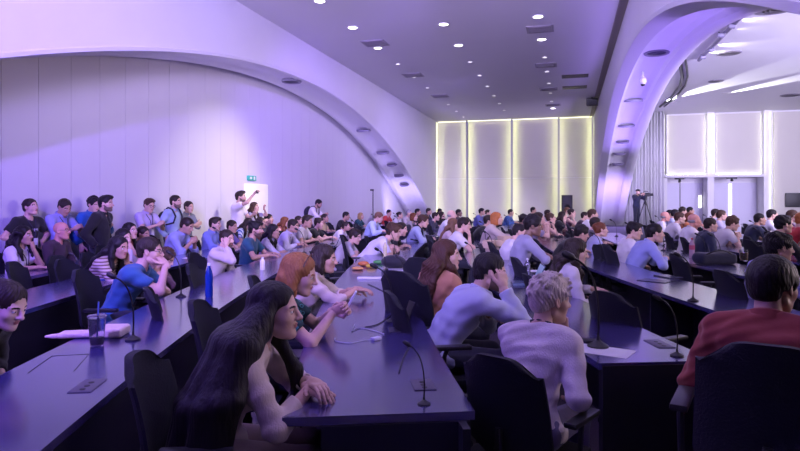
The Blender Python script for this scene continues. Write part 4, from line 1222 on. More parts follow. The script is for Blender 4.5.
#--- rows on the left
S = seated
S(24, 224, 45.3, 'woman with big dark curly hair in a white t-shirt', 'hand raised to her chin', d=7.55, fem=True, hair='wavy', hc='black', top='tee', tc=W_, skin='tan', R='desk', L='chin', lanyard=True, badge=True, lean=2, slump=8)
S(62, 220, 45.3, 'bald man in a dark maroon sweater', 'sitting back near the left wall', d=8.15, hair=None, hc='dark', top='sweater', tc=(.045, .022, .035), skin='red', R='lap', L='lap', glasses=True, lean=2, slump=10)
S(119, 234, 43.75, 'woman with long black hair in a cream striped sweater', 'resting on the desk', d=6.6, fem=True, hair='longdark', hc='black', top='sweater', tmat=stripes('cream_stripe', (.55, .46, .38), (.16, .10, .08), 9), lean=24, slump=16, head=(-16, 10), R='fold', L='cheek', skin='tan')
S(124, 227, 43.75, 'woman with dark hair covering her mouth with her hand', 'in a pale blouse', d=7.7, fem=True, hair='long', hc='black', top='shirt', tc=(.55, .50, .6), lean=10, slump=14, head=(-20, 6), R='mouth', L='fold', skin='light')
S(131, 221, 44.6, 'woman with dark hair looking up past the others', '', d=8.7, fem=True, hair='long', hc='black', top='tee', tc=(.25, .05, .07), lean=8, slump=10, head=(-16, -4), R='cheek', L='desk', skin='light')
S(143, 225, 44.4, 'person with dark hair in a maroon top', 'half hidden behind the man in the blue t-shirt', d=9.3, hair='short', hc='dark', top='tee', tc=(.16, .03, .05), lean=12, slump=12, head=(-8, 8), skin='tan')
S(164, 237, 43.2, 'person with curly auburn hair', 'resting head down on folded arms', d=7.1, hair='curly', hc='brown', top='sweater', tc=(.12, .06, .07), lean=34, slump=22, head=(0, 34), R='fold', L='fold', skin='light', sc=.92)
S(186, 216, 43.7, 'man in a lavender shirt near the standing group', 'looking down at his hands', hair='short', hc='dark', top='rolled', tc=(.32, .36, .66), lean=18, slump=18, head=(-6, 24), skin='tan', R='phone', L='phone')
S(215, 216, 43.55, 'man with tidy dark hair in a bright blue shirt', 'sitting upright', hair='quiff', hc='dark', top='shirt', tc=(.20, .25, .62), lean=5, slump=8, head=(-4, 6), skin='light')
S(232, 219, 43.45, 'man with short hair in a violet top', 'behind the man holding his chin', hair='short', hc='dark', top='tee', tc=(.14, .10, .30), lean=8, slump=10, head=(-12, 8), skin='tan', R='fold')
S(248, 217, 43.8, 'woman with tied hair in a white and blue top', 'leaning over the desk', fem=True, hair='long', hc='dark', top='tee', tmat=stripes('whiteblue', (.6, .62, .72), (.05, .12, .4), 5, 1), lean=18, slump=16, head=(-10, 20), skin='light')
S(227, 228, 42.3, 'man with a goatee in a cream shirt', 'resting his cheek on his hand', hair='short', hc='dark', top='shirt', tc=(.58, .52, .50), beard=True, lean=10, slump=12, head=(-16, 8), R='temple', L='lap', skin='light', yaw=-8)
S(256, 220, 42.3, 'bearded man in a dark teal t-shirt', 'arms on the desk', hair='messy', hc='black', top='tee', tc=(.015, .08, .13), beard=True, lean=6, slump=10, head=(-6, 4), skin='tan')
S(273, 223, 42.3, 'woman with shoulder length black hair in a lilac blouse', '', fem=True, hair='longdark', hc='black', top='shirt', tc=(.55, .5, .68), lean=8, slump=10, head=(-4, 8), R='fold', L='fold', skin='tan')
S(261, 216, 43.4, 'person with dark hair behind the bearded man', '', hair='short', hc='dark', top='tee', tc=(.2, .05, .06), skin='tan')
S(269, 213, 43.9, 'man with short black hair under the raised hand', '', d=14.3, hair='short', hc='black', top='tee', tc=(.03, .03, .05), skin='tan')
S(285, 216, 43.5, 'woman with long auburn hair behind the white shirts', '', fem=True, hair='long', hc='auburn', top='tank', tc=(.3, .1, .07), skin='light', head=(20, 6))
S(293, 218, 42.3, 'man in a white shirt with a dark lanyard', 'leaning on the desk', hair='short', hc='dark', top='shirt', tc=(.60, .56, .72), lanyard=True, lean=18, slump=12, head=(-6, 10), skin='tan')
S(299, 215, 43.5, 'person with dark hair wedged between two white tops', '', hair='short', hc='dark', top='tee', tc=(.03, .02, .03), skin='tan')
S(307, 214, 42.3, 'man in a plain white t-shirt', 'leaning towards the desk', hair='quiff', hc='dark', top='tee', tc=(.68, .64, .70), lean=12, slump=14, head=(-6, 8), skin='tan')
S(319, 217, 42.3, 'young man in a black t-shirt', 'stretching both arms over the desk', d=13.4, hair='messy', hc='dark', top='tee', tc=BK, lean=16, slump=12, head=(-6, 4), R='reach', L='reach', skin='light')
S(325, 213, 43.4, 'person in a yellowish top by the man in white', '', fem=True, hair='short', hc='dark', top='tee', tc=(.62, .50, .24), skin='tan')
S(346, 211, 43.0, 'man in a black t-shirt against the purple wall', '', hair='short', hc='black', top='tee', tc=BK, skin='tan', head=(0, 10))
S(346, 221, 42.2, 'woman in a white top leaning low over her desk', '', fem=True, hair='short', hc='dark', top='tee', tc=W_, lean=28, slump=20, skin='tan')
S(361, 212, 43.6, 'blond woman in a teal patterned dress', '', fem=True, hair='bob', hc='blond', top='tee', tmat=bpy.data.materials['teal_print'], skin='light', lean=6)
S(355, 228, 40.9, 'young man with brown hair low behind a chair', 'looking down', hair='messy', hc='dark', top='tee', tc=(.45, .42, .46), lean=26, slump=18, head=(-20, 16), skin='light', L='fold', R='fold')
S(378, 211, 42.3, 'man in a light blue shirt with head bowed', '', d=15.2, hair='short', hc='lightbrown', top='shirt', tc=(.42, .52, .74), lean=14, slump=18, head=(-4, 26), skin='light')
S(389, 209, 43.7, 'person in a bright red t-shirt', '', hair='short', hc='black', top='tee', tc=(.62, .06, .05), skin='light', head=(-10, 10))
S(393, 222, 40.6, 'man in a white t-shirt bent far forward', 'over a laptop', d=9.6, hair='messy', hc='brown', top='tee', tc=(.66, .64, .74), lean=38, slump=18, head=(-2, 14), skin='light', R='type', L='type')
S(401, 221, 40.8, 'dark haired woman beside the bent man', '', d=10.9, fem=True, hair='bun', hc='dark', top='tee', tc=BK, lean=24, slump=16, head=(-8, 12), skin='light')
S(400, 211, 42.3, 'person in a white blouse left of the arch foot', '', fem=True, hair='bun', hc='dark', top='shirt', tc=W_, skin='light')
S(409, 209, 42.3, 'man in a beige shirt before the arch foot', '', hair='short', hc='grey', top='shirt', tc=(.6, .55, .5), skin='light')
S(423, 214, 40.7, 'person with a dark backpack in a pale blue sweater', 'working at the desk', d=12.6, hair='messy', hc='brown', top='sweater', tc=(.36, .42, .60), lean=18, slump=14, head=(-4, 14), R='type', L='type', bag='backpack', skin='light')
S(418, 208, 42.3, 'man in black right of the arch foot', '', hair='short', hc='black', top='tee', tc=BK, skin='tan')
S(414, 212, 42.0, 'woman with auburn hair near the arch foot', '', d=17.5, fem=True, hair='bob', hc='auburn', top='tee', tc=(.3, .28, .3), skin='light')
S(429, 207.5, 42.3, 'man in dark clothes at the far left corner', '', hair='short', hc='black', top='jacket', tc=NV, skin='tan')
S(440, 208, 41.6, 'man in black under the first lit panel', '', d=23.5, hair='short', hc='black', top='tee', tc=BK, skin='dark')
S(436, 211.5, 41.0, 'person in a dark jumper reading', '', d=17.2, hair='short', hc='dark', top='sweater', tc=(.03, .03, .05), skin='light')
S(442, 211, 41.0, 'woman in black with loose dark hair', '', d=19.6, fem=True, hair='long', hc='dark', top='tee', tc=BK, skin='light')
#--- centre
S(452, 209, None, 'bald man in a white shirt', '', d=15.0, hair='fringe', hc='grey', top='shirt', tc=(.62, .62, .66), skin='light', lean=16)
S(454, 217, None, 'woman with long light brown hair in pink', '', d=11.4, fem=True, hair='long', hc='lightbrown', top='sweater', tc=(.5, .4, .42), skin='light', lean=10)
S(464, 216, None, 'man in a white t-shirt with his chin on his hand', '', d=10.2, hair='short', hc='dark', top='tee', tc=W_, skin='light', R='chin', L='fold', lean=14, head=(-8, 8))
S(459, 208.5, None, 'man in black before the first bright joint', '', d=21.0, hair='short', hc='black', top='tee', tc=BK, skin='dark')
S(482, 207.5, None, 'man in a blue shirt sitting far back', '', d=21.5, hair='short', hc='black', top='shirt', tc=(.12, .14, .35), skin='tan')
S(488, 209, None, 'woman in a slate blue top, far row', '', d=23.0, fem=True, hair='short', hc='dark', top='tee', tc=(.14, .15, .30), skin='light')
S(489, 214, None, 'man in a black t-shirt bending over the desk', '', d=13.2, hair='short', hc='dark', top='tee', tc=BK, skin='light', lean=24, slump=16)
S(497, 211, None, 'woman with short orange hair in a beige top', 'stretching her arms forward', d=12.2, fem=True, hair='bob', hc='ginger', top='sweater', tc=(.55, .47, .42), skin='light', R='reach', L='reach', lean=14)
S(511, 208.5, None, 'man in a bright blue shirt before a lit joint', '', d=22.5, hair='short', hc='black', top='shirt', tc=(.05, .12, .32), skin='tan')
S(519, 222, None, 'man with short dark hair in a white t-shirt', 'looking down at his phone', d=8.8, hair='crop', hc='black', top='tee', tc=W_, skin='light', lean=14, slump=16, head=(-10, 12), R='phone', L='phone')
S(524, 213.5, None, 'woman with big black hair left of the clapping man', '', d=14.6, fem=True, hair='curly', hc='black', top='tee', tc=BK, skin='dark')
S(533, 214, None, 'man with thick black hair in a grey sweater', 'seen from behind', d=8.0, hair='curly', hc='black', top='sweater', tc=(.30, .30, .42), skin='dark', lean=10, head=(-16, 8), R='fold', L='fold')
S(533.5, 206.5, None, 'man standing out black against the third lit panel', '', d=23.6, hair='short', hc='black', top='tee', tc=BK, skin='tan')
S(539, 211, None, 'man with brown hair clasping his hands at his chin', '', d=12.0, hair='short', hc='dark', top='tee', tc=(.24, .2, .3), skin='light', R='mouth', L='chin', lean=12)
S(548, 209, None, 'man in grey just left of the right lit joint', '', d=19.5, hair='short', hc='dark', top='tee', tc=(.3, .28, .3), skin='tan')
S(551, 212, None, 'woman with tied brown hair and bare shoulders', '', d=14.0, fem=True, hair='bun', hc='brown', top='tank', tc=(.45, .2, .12), skin='light', R='cheek')
S(563, 210.5, None, 'woman in black below the loudspeaker', '', d=16.4, fem=True, hair='longdark', hc='dark', top='tee', tc=BK, skin='light', R='cheek')
S(567.5, 206.5, None, 'man in a grey top right below the loudspeaker', '', d=22.0, hair='short', hc='lightbrown', top='tee', tc=(.35, .33, .34), skin='light')
S(572, 208, None, 'woman in a dark dress with pale arms', '', d=18.6, fem=True, hair='updo', hc='dark', top='tank', tc=(.08, .02, .05), skin='light', R='cheek')
S(581, 224, None, 'person in black clothes crouched over a bag', '', d=9.6, hair='curly', hc='black', top='jacket', tc=BK, skin='tan', lean=30, slump=20, head=(0, 14))
S(585, 211, None, 'man with dark hair below the poster', '', d=17.4, hair='short', hc='dark', top='tee', tc=(.05, .03, .05), skin='light')
S(593, 208, None, 'man in a white shirt and dark cap', 'beside the right arch foot', d=14.2, hair='short', hc='brown', top='shirt', tc=W_, skin='light')
S(596, 216, None, 'man in a dark grey t-shirt near the arch foot', '', d=11.6, hair='short', hc='dark', top='tee', tc=(.07, .06, .08), skin='light')
S(601, 221, None, 'woman with reddish brown hair in a pale blue shirt', 'sitting in a chair left of the two men', d=9.7, fem=True, hair='updo', hc='auburn', top='shirt', tc=(.40, .42, .62), skin='light', lean=8, R='desk')
S(634, 221, 36.35, 'young man with black hair in a white t-shirt', 'turned towards his neighbour', hair='messy', hc='black', top='tee', tc=W_, skin='light', head=(-30, 10), lean=6, R='lap', L='lap', d=8.9)
S(655, 222, 36.25, 'man in a light blue shirt with short black hair', 'leaning on the desk, seen from behind', hair='short', hc='black', top='shirt', tc=(.32, .36, .70), skin='light', head=(-6, 4), lean=24, slump=14, R='desk', L='fold', d=8.2)
#--- bay on the right
S(665.5, 210.5, None, 'red-faced bald man in a white shirt', '', d=15.0, hair='fringe', hc='grey', top='shirt', tc=W_, skin='red', R='lap', L='lap', lean=6)
S(670.5, 209, None, 'man in pale blue behind the bald man', '', d=18.4, hair='short', hc='black', top='shirt', tc=(.35, .42, .6), skin='tan')
S(675.5, 208.5, None, 'dark haired man in a pale blue top in the bay', '', d=16.8, hair='short', hc='black', top='tee', tc=(.5, .55, .7), skin='light')
S(680, 211, None, 'man in a cream shirt leaning on the desk', '', d=13.6, hair='short', hc='brown', top='shirt', tc=(.62, .60, .62), skin='light', lean=20)
S(683, 206.5, None, 'man with curly dark hair in grey, below the niche', '', d=20.0, hair='curly', hc='dark', top='tee', tc=(.3, .3, .36), skin='light')
S(690.5, 206.3, None, 'man in a black top below the first niche', '', d=20.6, hair='short', hc='black', top='tee', tc=BK, skin='tan')
S(690, 211.5, None, 'woman with auburn hair in an orange top', '', d=15.2, fem=True, hair='bob', hc='auburn', top='sweater', tc=(.42, .15, .05), skin='light')
S(694.5, 212.5, None, 'man with greying hair in a white polo', 'holding his hands to his face', d=11.2, hair='fringe', hc='grey', top='polo', tc=W_, skin='red', R='mouth', L='cheek', lean=6)
S(711, 216.5, None, 'man with dark hair in a navy waistcoat', '', d=10.4, hair='short', hc='dark', top='jacket', tc=NV, skin='light', R='lap', L='lap', lean=4)
S(716, 208, None, 'man with dark hair between the niches', '', d=17.0, hair='short', hc='dark', top='shirt', tc=(.3, .3, .42), skin='tan')
S(722, 209, None, 'man in a lilac shirt facing right', '', d=14.4, hair='short', hc='brown', top='shirt', tc=(.5, .46, .6), skin='light', lean=10)
S(732, 212, None, 'man with curly brown hair in a white t-shirt', 'leaning on the desk over his hands', d=11.4, hair='curly', hc='brown', top='tee', tc=W_, skin='light', lean=24, slump=14, head=(-6, 14), R='phone', L='phone', sc=1.06)
S(760, 212, None, 'man with a goatee in a navy polo', 'in the bay behind the desk', d=12.4, hair='crop', hc='black', top='polo', tc=NV, skin='tan', R='fold', L='fold')
S(772.5, 208.3, None, 'man with black hair in a white shirt in the bay', '', d=14.3, hair='short', hc='black', top='shirt', tc=W_, skin='light', lean=12)
S(784, 214, None, 'man with black hair in a dark jacket', 'holding a sheet of paper', d=8.8, hair='messy', hc='black', top='jacket', tc=BK, skin='light', R='phone', L='phone', lean=6)
S(793, 207.8, None, 'man with brown hair in a plum sweater', 'near the right picture edge', d=12.6, hair='short', hc='brown', top='sweater', tc=(.14, .06, .14), skin='light')
S(803, 211, None, 'person in a red t-shirt cut by the picture edge', '', d=10.6, hair='short', hc='ginger', top='tee', tc=(.55, .04, .05), skin='light')
C6 = S(779, 231, 36.2, 'man with dark hair in a lavender shirt', 'right behind the man in the red jacket', d=5.4, hair='messy', hc='black', top='shirt', tc=(.38, .36, .62), skin='tan', lean=10, head=(-10, 6))
#--- standing people
T = standing
TS1 = T(31, 197, -7.22, 'man in a black t-shirt with white print and a badge', 'leaning on the left wall', hair='short', hc='dark', top='tee', tc=BK, lanyard=True, badge=True, R='hips', L='hips', skin='light', head=(2, -6), yaw=-12)
T(64, 197, -7.20, 'man in a lilac shirt with a lanyard', 'standing at the wall looking down', hair='short', hc='dark', top='rolled', tc=(.32, .34, .66), lanyard=True, R='front', L='front', skin='tan', head=(-14, 28), neck=24, yaw=-10)
T(94, 195.3, -7.22, 'man in a bright blue jacket over a white t-shirt', 'standing at the wall', hair='curly', hc='black', top='jacket', tc=(.02, .12, .42), inner=W_, R='hang', L='front', skin='light', head=(-14, 14), yaw=-10)
T(106, 194, -6.7, 'man in a black blazer with a short beard', 'standing by the man in blue', hair='quiff', hc='black', top='jacket', tc=BK, beard=True, R='hang', L='hang', skin='light', head=(0, 2), yaw=4)
T(149, 197, -7.1, 'man in a lavender short-sleeved shirt and glasses', 'reading a leaflet while standing', hair='quiff', hc='brown', top='polo', tc=(.48, .42, .66), glasses=True, lanyard=True, badge=True, R='front', L='front', skin='light', head=(-12, 16), yaw=-14)
T(176, 194, -7.05, 'bearded man in a light blue shirt with a backpack', 'standing against the wall', hair='short', hc='dark', top='shirt', tc=(.36, .46, .68), beard=True, bag='backpack', R='hang', L='hang', skin='light', head=(0, 0), yaw=-6)
T(189, 200, -7.0, 'man in a grey-green shirt', 'standing with arms crossed', d=11.85, hair='short', hc='dark', top='rolled', tc=(.17, .19, .24), R='cross', L='cross', skin='light', head=(-10, 4), yaw=-10)
S8 = T(241, 190, -6.95, 'bearded man in a white t-shirt', 'standing and filming with a raised phone', hair='quiff', hc='dark', top='tee', tc=(.74, .70, .74), beard=True, R='raise', L='front', skin='light', head=(0, -2), yaw=6)
T(255, 201, -6.9, 'woman with long brown hair in a striped top', 'standing with one hand raised', hair='long', hc='brown', fem=True, top='tee', tmat=stripes('greystripe', (.5, .48, .55), (.1, .1, .2), 12), R='front', L='raise2', skin='light', head=(-4, -4), yaw=0)
T(318, 198.5, -7.1, 'man in a white shirt with a dark backpack', 'standing and bending over his phone', hair='short', hc='black', top='rolled', tc=(.74, .70, .68), bag='backpack', lean=14, slump=14, beard=True, R='front', L='front', skin='tan', head=(-4, 26), yaw=0)
# the print on the black t-shirt: a short row of worn white capitals
mb = MB(); ch = TS1['mid'] + TS1['Rt2'] @ V3(.135, 0, .09)
for i, (h_, sl) in enumerate(((.030, .25), (.030, -.2), (.034, 0), (.028, .3), (.032, 0))):
    mb.box(ch + V3(-.35 * abs(i - 2) ** 2 * .004, .055 - i * .0275, .0), (.004, .0045, h_ * .6), Matrix.Rotation(sl, 3, 'X')).box(ch + V3(-.35 * abs(i - 2) ** 2 * .004, .047 - i * .0275, .008 * (i % 2)), (.004, .009, .0045))
mb.build('shirt_print', cmat('gloss', (.6, .6, .66)), TS1['root'])
# camera operator on a low platform by the curtain
pd = 24.6; pp = at(640.5, pd, z=0)
tag(MB().bx(pp.x - 1.4, pp.x + 1.6, pp.y - .7, pp.y + 1.1, 0, .55, .01).build('platform', mat('platform_grey', (.12, .11, .16), .6)), 'low grey platform in front of the white curtain', 'platform')
CAMOP = T(638, 188.6, 0, 'camera operator in dark clothes', 'standing on the platform behind a tripod', d=pd, z=.55, grp='camera crew', hair='cap', hc='black', top='jacket', tc=(.012, .016, .04), R='camera', L='camera', skin='light', bottom=(.008, .01, .02), yaw=-30)
r = empty('video_camera', at(645.2, pd - .1, z=1.86))
r.rotation_euler = (0, 0, -.15)
MB().box((0, 0, 0), (.17, .06, .075), None, .01).build('camera_body', m_black, r)
MB().tube([(.17, 0, 0), (.30, 0, 0)], [.05, .06], 14).build('lens', m_black, r)
MB().tube([(-.08, 0, .07), (-.04, 0, .13), (.1, 0, .13), (.12, 0, .07)], .012, 8).build('handle', m_black, r)
MB().box((-.10, -.09, .05), (.05, .012, .035), None, .004).build('viewfinder', m_black, r)
tag(r, 'black video camera on the tripod by the white curtain', 'video camera', 'camera crew')
r = empty('tripod', at(645.2, pd - .1, z=.43))
MB().lathe((0, 0, 0), [(.03, 1.05), (.03, 1.28), (.07, 1.30), (.07, 1.355)], 12).build('head', m_black, r)
for k in range(3):
    a = 2.1 * k + .5; MB().tube([(0.02 * math.cos(a), .02 * math.sin(a), 1.15), (.42 * math.cos(a), .42 * math.sin(a), 0.0)], [.022, .014], 8).build('leg', m_black, r)
tag(r, 'black tripod carrying the video camera on the platform', 'tripod', 'camera crew')

# ------------------------------------------------------------------ things on and around the desks
# chairs nobody sits on
def free_chair(px, d, yaw, label, sc=1.0):
    p = at(px, d); place_chair(p.x, p.y, math.radians(yaw) + yaw_at(p.x, p.y), label, 'empty conference chairs', sc)
free_chair(44, 6.3, 10, 'empty black chair pushed in below the woman in white')
free_chair(80, 6.9, -8, 'empty black chair below the bald man in maroon')
free_chair(193, 4.5, 20, 'empty black chair in front of the man in the blue t-shirt')
free_chair(222, 6.0, 0, 'empty black chair right of the blue water bottle')
free_chair(337, 7.6, 16, 'empty wide black chair behind the woman in the cream blouse')
free_chair(441, 5.75, 50, 'empty black chair just behind the auburn haired woman in the rust blouse', 1.12)
free_chair(541, 6.8, 6, 'empty black chair left of the woman in the white blouse')
free_chair(636, 4.35, 26, 'empty dark blue chair turned aside between two desks')
free_chair(700, 7.2, 0, 'empty black chair beside the black bag on the desk')
free_chair(616, 8.8, 20, 'empty black chair left of the young man in white')
free_chair(765, 10.8, 0, 'empty black chair in front of the navy polo')

m_clear = mat('clear_plastic', (.9, .92, 1.0), .08, trans=.95, ior=1.3)
m_blueb = mat('blue_bottle_plastic', (.02, .08, .55), .12, trans=.55, ior=1.35)
m_capw = mat('bottle_cap', (.75, .78, .85), .4)
def bottle(p, label, h=.24, r=.034, body=None, cap=None, band=None, group='drinks on the desks'):
    o = empty('water_bottle', p)
    b = MB().lathe((0, 0, 0), [(r * .85, 0), (r, .01), (r, h * .30), (r * .93, h * .36), (r, h * .42), (r, h * .66), (r * .8, h * .76), (r * .4, h * .88), (r * .38, h * .93)], 18)
    b.build('body', body or m_clear, o)
    MB().lathe((0, 0, 0), [(r * .42, h * .92), (r * .42, h), (0, h)], 14).build('cap', cap or m_capw, o)
    if band: MB().lathe((0, 0, 0), [(r * 1.02, h * .42), (r * 1.02, h * .64)], 18).build('label_band', band, o)
    return tag(o, label, 'bottle', group)
bottle(ondesk(209, 297, .75), 'tall blue water bottle with a pale cap on the lower left desk', .30, .034, m_blueb)
bottle(ondesk(62.5, 263, .75), 'clear water bottle before the bald man in maroon', .25, .034, None, None, cmat('gloss', (.4, .38, .5)))
bottle(ondesk(692, 258, .75), 'clear bottle with a red band beside the man in the light blue shirt', .30, .040, mat('pink_bottle', (.75, .5, .65), .15, trans=.5), cmat('gloss', (.5, .1, .12)), cmat('gloss', (.45, .08, .15)))
bottle(ondesk(752.5, 239, .75), 'small clear water bottle in the bay near the goateed man', .26, .034)
bottle(ondesk(527.5, 277, .75), 'small clear bottle behind the platinum haired woman', .21, .034)
bottle(ondesk(385, 258, .75), 'slim pale yellow bottle on the centre desk', .26, .030, cmat('gloss', (.62, .58, .35)))
bottle(ondesk(262.5, 270, .75), 'small bright white bottle before the bearded man', .16, .03, cmat('gloss', (.8, .8, .72)))
# plastic cup with straw
p = ondesk(97, 346, .75); o = empty('plastic_cup', p)
MB().lathe((0, 0, 0), [(.033, 0), (.036, .006), (.049, .165), (.052, .170), (.050, .170), (.046, .160), (.034, .010), (0, .008)], 24).build('cup', m_clear, o)
MB().lathe((0, 0, 0), [(.034, .012), (.039, .055), (0, .055)], 20).build('drink', mat('milky_drink', (.60, .45, .42), .3), o)
MB().lathe((0, 0, 0), [(.053, .166), (.054, .178), (.040, .185), (.0, .186)], 24).build('lid', m_clear, o)
MB().tube([(.0, 0, .03), (.012, .0, .26)], .0045, 8).build('straw', mat('straw_blue', (.12, .22, .55), .4), o)
tag(o, 'clear plastic cup with lid and blue straw on the lower left desk', 'cup', 'drinks on the desks')
# cloth bag: a folded tote with crumpled handles
m_tote = mat('canvas', (.85, .72, .55), .9, bump=(30, .6), noise=(12, .15))
p0 = ondesk(104, 336, .75)
q = Sdf(); q.box((.05, .02, .030), (.080, .095, .030), rotm('Z', .35), rr=.020); q.box((-.12, -.05, .016), (.13, .06, .016), rotm('Z', .45), rr=.014)
rr = random.Random(2)
for i in range(9):
    a = V3(-.02 + rr.uniform(-.05, .05), rr.uniform(-.06, .04), .016); b_ = V3(-.30 + rr.uniform(0, .08), -.12 + rr.uniform(-.04, .05), .010); q.cap(a, b_, .015, .009, k=.012)
q.box((0, 0, -.05), (.6, .6, .0501), k=.002, op='d')
Vv, F = surface(q, .006)
o = link('tote_bag', mesh_np('tote_bag', Vv, F), m_tote); o.location = (p0.x, p0.y, .751)
tag(o, 'crumpled cream canvas bag lying on the lower left desk behind the plastic cup', 'bag')
# microphones near the camera
def mic_px(px, py, yaw, label, sc=1.0): return place_mic(ondesk(px, py, .75), math.radians(yaw), label, sc=sc)
mic_px(133, 340, 200, 'gooseneck microphone bent low beside the cream canvas bag', 1.0)
mic_px(424, 404, 172, 'gooseneck microphone bent left at the near end of the centre desk', .62)
mic_px(392, 322, 195, 'gooseneck microphone on the centre desk beside the dark tablet', 1.0)
mic_px(386, 283, 230, 'thin gooseneck microphone standing beside the yellow bottle', .9)
mic_px(404, 290, 150, 'gooseneck microphone at the right edge of the centre desk', .8)
mic_px(598, 347, 195, 'tall gooseneck microphone behind the phone on the right desk', 1.35)
mic_px(677, 356, 170, 'gooseneck microphone arched across the near end of the right desk', .8)
mic_px(80, 285, 190, 'gooseneck microphone before the empty chairs on the left', .8)
mic_px(26, 268, 160, 'gooseneck microphone before the woman in white at the left', .9)
mic_px(181, 297, 180, 'thin upright microphone left of the blue bottle', 1.0)
mic_px(693, 301, 185, 'gooseneck microphone on the desk behind the red jacket', 1.0)
mic_px(705, 258, 170, 'gooseneck microphone next to the red-banded bottle', .9)
mic_px(474, 268, 175, 'gooseneck microphone between the auburn haired woman and the man in blue', .8)
ORD = ['first', 'second', 'third', 'fourth', 'fifth', 'sixth', 'seventh', 'eighth', 'ninth']
for k in (4, 3, 2, 1, 0, -1, -2, -3):
    y0, y1 = ROWS[k]; n = 0
    yy = max(y0 + 1.0, 9.0)
    while yy < min(y1 - 1, 22):
        r0 = 37.22 + 1.5 * k
        where = {4: 'second desk from the left wall', 3: 'lower left desk', 2: 'centre desk', 1: 'desk right of centre', 0: 'desk behind the red jacket', -1: 'desk with the juice glass', -2: 'first bay desk', -3: 'second bay desk'}[k]
        place_mic((ring(r0, yy), yy), math.pi + random.uniform(-.3, .3), f'{ORD[n]} gooseneck microphone towards the back on the {where}', 'far gooseneck microphones on the ' + where)
        yy += 2.1; n += 1
# desk plates (sockets and speaker grilles let into the tops)
m_plate = mat('desk_plate', (.10, .09, .13), .4, metal=.4)
def plate(px, py, yaw, label, w=.10, h=.05):
    p = ondesk(px, py, .75); o = empty('desk_plate', (p.x, p.y, .75), math.radians(yaw))
    MB().bx(-w, w, -h, h, 0, .004, .001).build('plate', m_plate, o)
    for i in range(3): MB().lathe((-w * .6 + i * w * .5, 0, .004), [(.013, 0), (.013, .002), (.0, .002)], 12).build('socket', m_black, o)
    return tag(o, label, 'socket plate', 'socket plates in the desks')
plate(88, 386, 112, 'dark socket plate at the lower left end of the desk')
plate(423, 385, 112, 'socket plate on the centre desk under the bent microphone', .08)
plate(396, 330, 110, 'socket plate in the centre desk below the tablet', .08)
plate(392, 303, 110, 'socket plate in the centre desk by the power adapter', .07)
plate(659, 344, 108, 'bright socket plate at the near end of the right desk')
# thin frame line on the lower left desk (inset cover)
p = ondesk(58, 366, .75); o = MB()
L_ = [ondesk(28, 373, .7505), ondesk(52, 356, .7505), ondesk(89, 354, .7505), ondesk(74, 371, .7505)]
b = MB(); b.tube([L_[0], L_[1], L_[2], L_[3]], .0022, 6)
tag(b.build('cable', m_black), 'thin black cable forming an angular loop on the lower left desk', 'cable')
# papers, phones, laptops, adapters
m_paper = mat('paper', (.80, .80, .82), .7)
def slab(name, px, py, hx, hy, th, yaw, m, label, cat, z=.75, group=None, bev=0.0):
    p = ondesk(px, py, z); o = MB().bx(-hx, hx, -hy, hy, 0, th, bev).build(name, m, None, (p.x, p.y, z + .0005)); o.rotation_euler = (0, 0, math.radians(yaw))
    return tag(o, label, cat, group)
slab('paper_sheet', 604, 351, .105, .15, .0015, 70, m_paper, 'white sheet of paper at the near end of the right desk', 'paper')
slab('paper_sheet', 533, 271, .15, .10, .0015, 20, m_paper, 'white papers in front of the man in the light blue shirt', 'paper')
slab('paper_sheet', 770, 246, .12, .09, .002, 40, m_paper, 'white paper on the bay desk behind the dark jacket', 'paper')
slab('smartphone', 588, 341, .038, .075, .008, 100, m_black, 'black smartphone lying beside the white sheet', 'phone', bev=.003)
slab('magazine', 655, 281, .11, .15, .006, 60, cmat('gloss', (.03, .03, .06)), 'dark magazine lying on the desk behind the blue chair', 'magazine')
slab('notebook', 668, 277, .09, .13, .012, 30, cmat('gloss', (.05, .05, .08)), 'small dark notebook next to the magazine', 'notebook')
slab('notebook', 100, 279, .08, .12, .010, 40, cmat('gloss', (.05, .10, .30)), 'blue folder on the desk left of the man in the blue t-shirt', 'folder')
slab('rolled_paper', 372, 279, .16, .05, .02, 18, m_paper, 'white rolled papers under the reaching hand', 'paper', bev=.009)
slab('paper_sheet', 192, 258, .12, .09, .002, 15, m_paper, 'white sheet on the desk behind the blue bottle', 'paper')
slab('paper_sheet', 243, 246, .12, .09, .002, 15, m_paper, 'white sheet on the desk before the lavender shirt', 'paper')
slab('power_adapter', 402, 322, .035, .055, .03, 20, m_black, 'black power adapter on the centre desk', 'adapter', bev=.006)
slab('power_adapter', 376, 340, .03, .02, .018, 60, m_capw, 'white charging plug at the end of the white cable', 'adapter', bev=.005)
def laptop(px, py, yaw, label, lid=(.02, .02, .03), scr=None):
    p = ondesk(px, py, .75); o = empty('laptop', (p.x, p.y, .751), math.radians(yaw))
    MB().bx(-.11, .11, -.16, .16, 0, .014, .003).build('keyboard_base', cmat('gloss', lid), o)
    sc_ = MB().box((.16, 0, .105), (.004, .16, .105), Matrix.Rotation(math.radians(24), 3, 'Y'), .003).build('screen_lid', cmat('gloss', lid), o)
    MB().box((.155, 0, .107), (.001, .15, .095), Matrix.Rotation(math.radians(24), 3, 'Y')).build('screen', scr or cmat('gloss', (.25, .35, .5)), sc_)
    return tag(o, label, 'laptop', 'laptops on the desks')
laptop(523, 284, 10, 'grey laptop with its screen up before the man in the light blue shirt', (.10, .15, .22), mat('screen_glow', (.2, .3, .4), .3, emit=((.25, .4, .5), .25)))
laptop(412, 240, 10, 'black laptop before the bent man in white')
laptop(330, 246, 20, 'dark laptop before the young man in black')
laptop(440, 228, 10, 'open laptop before the man with a backpack')
laptop(478, 247, 0, 'black laptop in front of the man in white resting his chin')
